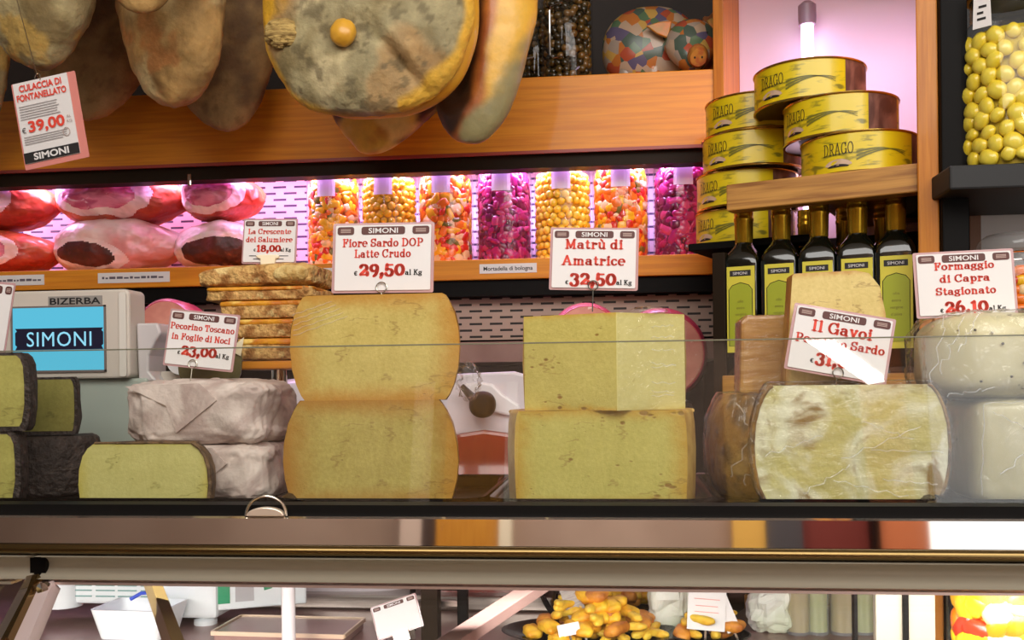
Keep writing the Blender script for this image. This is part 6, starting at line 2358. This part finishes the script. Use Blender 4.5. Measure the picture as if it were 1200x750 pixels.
# yellow food: two oval plates of fried pieces, pieces built one by one
FRY = [mat('golden_fritter', c(246, 196, 50), .5, 0, c(222, 150, 24), scale=40, bump=.4), mat('yellow_fritter', c(244, 206, 70), .5, 0, c(226, 168, 40), scale=40, bump=.4),
       mat('browned_fritter', c(226, 150, 50), .5, 0, c(180, 104, 30), scale=40, bump=.4)]
random.seed(21)
fsrc = [None, None, None]
plates = [(692, 748, .13, .085, 'black oval plate heaped with yellow fritters in the lower display', 80),
          (722, 712, .14, .065, 'rear dark plate of browned fritters in the lower display', 50),
          (830, 752, .06, .05, 'small dark plate of yellow fritters behind the white paper tag', 10)]
for pi_, (px, py, ra, rb, lab, cnt) in enumerate(plates):
    a = PZ(px, py, ZW)
    t = thing('serving_plate', lab, 'plate', (a.x, a.y, ZW), 0, 'plates in the lower display')
    pv = lathe([(0, 0), (.7, 0), (.95, .010), (1, .012), (.94, .0125), (.68, .003), (0, .003)], 40)
    link('plate', shape(pv, lambda q: Vector((q.x * ra, q.y * rb, q.z))), BLACK, t, smooth=True)
    for q_ in range(cnt):
        an = random.uniform(0, 2 * PI)
        rd = math.sqrt(random.random()) * .78
        fq = q_ / cnt
        lay = 0 if fq < .36 else 1 if fq < .62 else 2 if fq < .82 else 3 if fq < .94 else 4
        rd *= (1, .85, .68, .5, .3)[lay]
        mi = random.choices((0, 1, 2), ((32, 60, 8), (45, 25, 30), (20, 60, 20))[pi_])[0]
        if fsrc[mi] is None:
            fsrc[mi] = link('fritter', wobble(superell((.020, .024, .022)[mi], (.012, .007, .013)[mi], (.008, .006, .009)[mi], .8, .7, 24, 14), .004, 60, mi + 3), FRY[mi], None, smooth='all')
            o = fsrc[mi]
        else:
            o = fsrc[mi].copy()
            col.objects.link(o)
        o.location = a + Vector((ra * rd * math.cos(an), rb * rd * math.sin(an), .0125 + lay * .013))
        o.rotation_euler = (random.uniform(-.3, .3), random.uniform(-.3, .3), random.uniform(0, PI))
        tag(o, ('golden' if mi == 0 else 'pale yellow' if mi == 1 else 'browned') + (' fritter heaped on the black oval plate' if pi_ == 0 else ' fritter on the rear dark plate' if pi_ == 1 else ' fritter on the small plate behind the paper tag'), 'fritter',
            ('golden' if mi == 0 else 'yellow' if mi == 1 else 'browned') + ' fritters on plate ' + 'abc'[pi_])
# serving spoon handle
a = PZ(640, 740, ZW)
k = S(a)
sp_ = thing('serving_tongs', 'dark curved serving handle resting against the fritters', 'tongs', (a.x, a.y, ZW))
link('handle', tube([(.022, -.06, .022), (.014, -.03, .03), (.0, -.006, .045), (-.012, .02, .062), (-.022, .05, .07)], .0042, 10), BLACKM, sp_, smooth=True)
link('grip_end', mv(superell(.012, .02, .005, 1, 1, 16, 10), .024, -.075, .0052), BLACKM, sp_, smooth='all')


# standing cards
def stand_card(label, px, py, w_, h_, roll, mt, name='card_on_pick'):
    a = PZ(px, py, ZW)
    a = P(px, py, a.y)
    k = S(a)
    t = thing(name, label, 'card', (a.x, a.y, ZW + .0005), 0, None, R_(-8), R_(roll))
    zb_ = .022
    link('card', prism(rrect(w_ / k, h_ / k, .001, 3, 0, zb_ + h_ / k / 2), -.0006, .0006), mt, t)
    link('pick', box(-.0015, .0015, -.0004, .0012, 0, zb_ + .012), WIRE, t)
    return t, k, zb_


stand_card('grey ridged card standing tilted among the fritters', 688, 752, 22, 52, -20, mat('grey_card', c(176, 166, 160), .5, 0, c(150, 140, 136), scale=60, stretch=(1, 1, 8)))
t, k, zb_ = stand_card('small white card at the foot of the grey ridged card', 672, 764, 26, 14, -12, PAPERW)
t, k, zb_ = stand_card('white paper tag with a hole and faint red writing, right of the fritters', 826, 758, 44, 50, 4, PAPERW)
link('faint_writing', join(*[box(-w__ / k, w__ / k, -.0012, -.0008, zb_ + z_ / k - .0006, zb_ + z_ / k + .0006) for w__, z_ in ((15, 36), (13, 28), (14, 21), (9, 13))]), mat('faint_red', c(226, 160, 150), .6), t)
stand_card('long white paper slip leaning right of the white paper tag', 868, 758, 16, 68, -22, PAPERW, 'paper_slip')
white = [(786, 738, .030, .022, .05, 'crumpled white paper bag left of the paper tag'), (905, 738, .035, .03, .035, 'crumpled white paper right of the paper slip')]
for px, py, rx_, ry_, rz_, lab in white:
    a = PZ(px, py, ZW)
    t = thing('paper_bag', lab, 'paper bag', (a.x, a.y, ZW))
    e = wobble(mv(superell(rx_, ry_, rz_, .6, .6, 40, 28), 0, 0, rz_), .010, 40, px, True)
    link('paper', shape(e, lambda q: Vector((q.x, q.y, max(q.z, .0004)))), mat('white_crumpled_paper', c(238, 238, 228), .6, 0, c(216, 222, 196), scale=14), t)
# wooden box row and steel pan behind
a = PZ(865, 712, ZW)
t = thing('wooden_tray', 'brown wooden tray of dark cured sausages at the back of the lower display', 'tray', (a.x, a.y, ZW))
link('tray_floor', box(-.11, .11, 0, .09, 0, .008), WOOD, t)
link('tray_side', join(box(-.11, .11, -.006, 0, 0, .022), box(-.11, .11, .09, .096, 0, .03), box(-.116, -.11, -.006, .096, 0, .022), box(.11, .116, -.006, .096, 0, .022)), WOOD_P, t)
for q_ in range(5):
    s_ = thing('cured_sausage', 'short dark cured sausage lying in the wooden tray', 'sausage', (a.x - .085 + .042 * q_, a.y + .045, ZW + .0085), R_(90 + random.uniform(-12, 12)), 'sausages in the wooden tray')
    link('casing', mv(wobble(superell(.036, .015, .014, .7, .9, 28, 16), .002, 50, q_), 0, 0, .0145), DKHAM, s_, smooth='all')
    link('string_end', tube([(.035, 0, .014), (.042, .002, .018)], .0012, 6), ROPE, s_)
# bottles and glass edges at the right
GT = [glassmat('pale_green_glass', (.78, .88, .76, 1), .03, 1.5, haze=.22), glassmat('brown_tinted_glass', (.80, .74, .62, 1), .03, 1.5, haze=.20)]
for i, (px, r_, lab) in enumerate(((936, .017, 'brown glass bottle in the lower display, first right of the crumpled paper'), (958, .016, 'pale green glass bottle right of the brown one'),
                                  (988, .019, 'brown glass bottle between two pale green ones'), (1012, .016, 'pale green glass bottle left of the grey door post'))):
    a = PZ(px, 742, ZW)
    t = thing('glass_bottle', lab, 'bottle', (a.x, a.y, ZW), 0, 'bottles in the lower display')
    link('glass', lathe([(0, 0), (r_, 0), (r_, .11), (r_ * .5, .15), (r_ * .5, .18)], 28, caps=False), GT[(i + 1) % 2], t, smooth=True)
    link('oil_filling', lathe([(0, .004), (r_ * .88, .004), (r_ * .88, .10), (0, .10)], 24), mat('olive_oil', c(196, 186, 110), .2) if i == 0 else bpy.data.materials['olive_oil'], t, smooth=True)
    link('stopper', lathe([(0, .176), (r_ * .45, .176), (r_ * .45, .195), (0, .195)], 16), WOOD_P, t, smooth=True)
for px, wd, mt, lab in ((1043, .030, SATIN, 'grey sliding door post in the lower display, left of the pair'), (1077, .034, SATIN, 'grey sliding door post in the lower display, right of the pair'),
                        (1003, .004, BLACKM, 'thin black glass edge strip among the green bottles'), (1062, .006, BLACKM, 'thin black strip between the two grey posts')):
    Ypp = .055 if wd > .01 else .05
    x = P(px, 715, Ypp).x
    t = thing('door_post' if wd > .01 else 'edge_strip', lab, 'post', (x, Ypp, ZW))
    link('post', box(-wd / 2, wd / 2, 0, .012, 0, ZD - .0145 - ZW), mt, t, bevel=.001)
# big jar of vegetables bottom right
Yv = .06
pv_ = P(1172, 790, Yv)
k = S(pv_)
RV = 57 / k
HV = ZD - .02 - ZW
jv = thing('vegetable_jar', 'large jar of yellow and orange pickled vegetables at the bottom right', 'jar', (pv_.x, Yv, ZW))
HV = min(HV, .2)
link('glass', lathe([(0, 0), (RV * .94, 0), (RV, .01), (RV, HV * .86), (RV * .8, HV * .95), (RV * .8, HV)], 44, caps=False), GLASSJ, jv, smooth=True)
link('lid', lathe([(0, HV - .006), (RV * .84, HV - .006), (RV * .84, HV), (0, HV)], 36), LID, jv, smooth=True)
random.seed(31)
items = []
z = .02
while z < HV * .86:
    for q_ in range(9):
        a_ = -PI / 2 + (q_ - 4) * .42 + random.uniform(-.15, .15)
        e = superell(random.uniform(.012, .02), .008, random.uniform(.008, .015), .8, .8, 14, 9)
        e = rot(rot(e, 'Y', random.uniform(0, 180)), 'Z', math.degrees(a_) + 90)
        items.append((mv(e, RV * .78 * math.cos(a_), RV * .78 * math.sin(a_), max(z + random.uniform(-.006, .006), .021)), random.choices(range(5), (28, 46, 8, 16, 2))[0]))
    z += .018
items.append((lathe([(0, .004), (RV * .72, .004), (RV * .72, HV * .86), (0, HV * .86)], 24), 1))
o = link_multi('pickled_vegetables', items, PIECES)
o.location = jv.location
tag(o, 'yellow and orange pickled vegetables inside the large jar at the bottom right', 'pickled vegetables', None, 'stuff')
# dark wooden rack next to it
a = PZ(1100, 745, ZW)

xw0, xw1 = P(880, 715, .62).x, P(1108, 715, .62).x
dv = thing('reflection_panel', 'pale added divider panel standing behind the bottles in the lower display', 'backing', ((xw0 + xw1) / 2, .60, ZW))  # added panel; its pale colour stands in for bright reflections around the bottles
wv = (xw1 - xw0) / 2
link('panel', box(-wv, wv, 0, .012, .004, .22), mat('pale_green_panel', c(226, 232, 214), .4), dv, bevel=.002)
link('panel_foot', box(-wv, wv, -.02, .03, 0, .004), STEEL, dv)
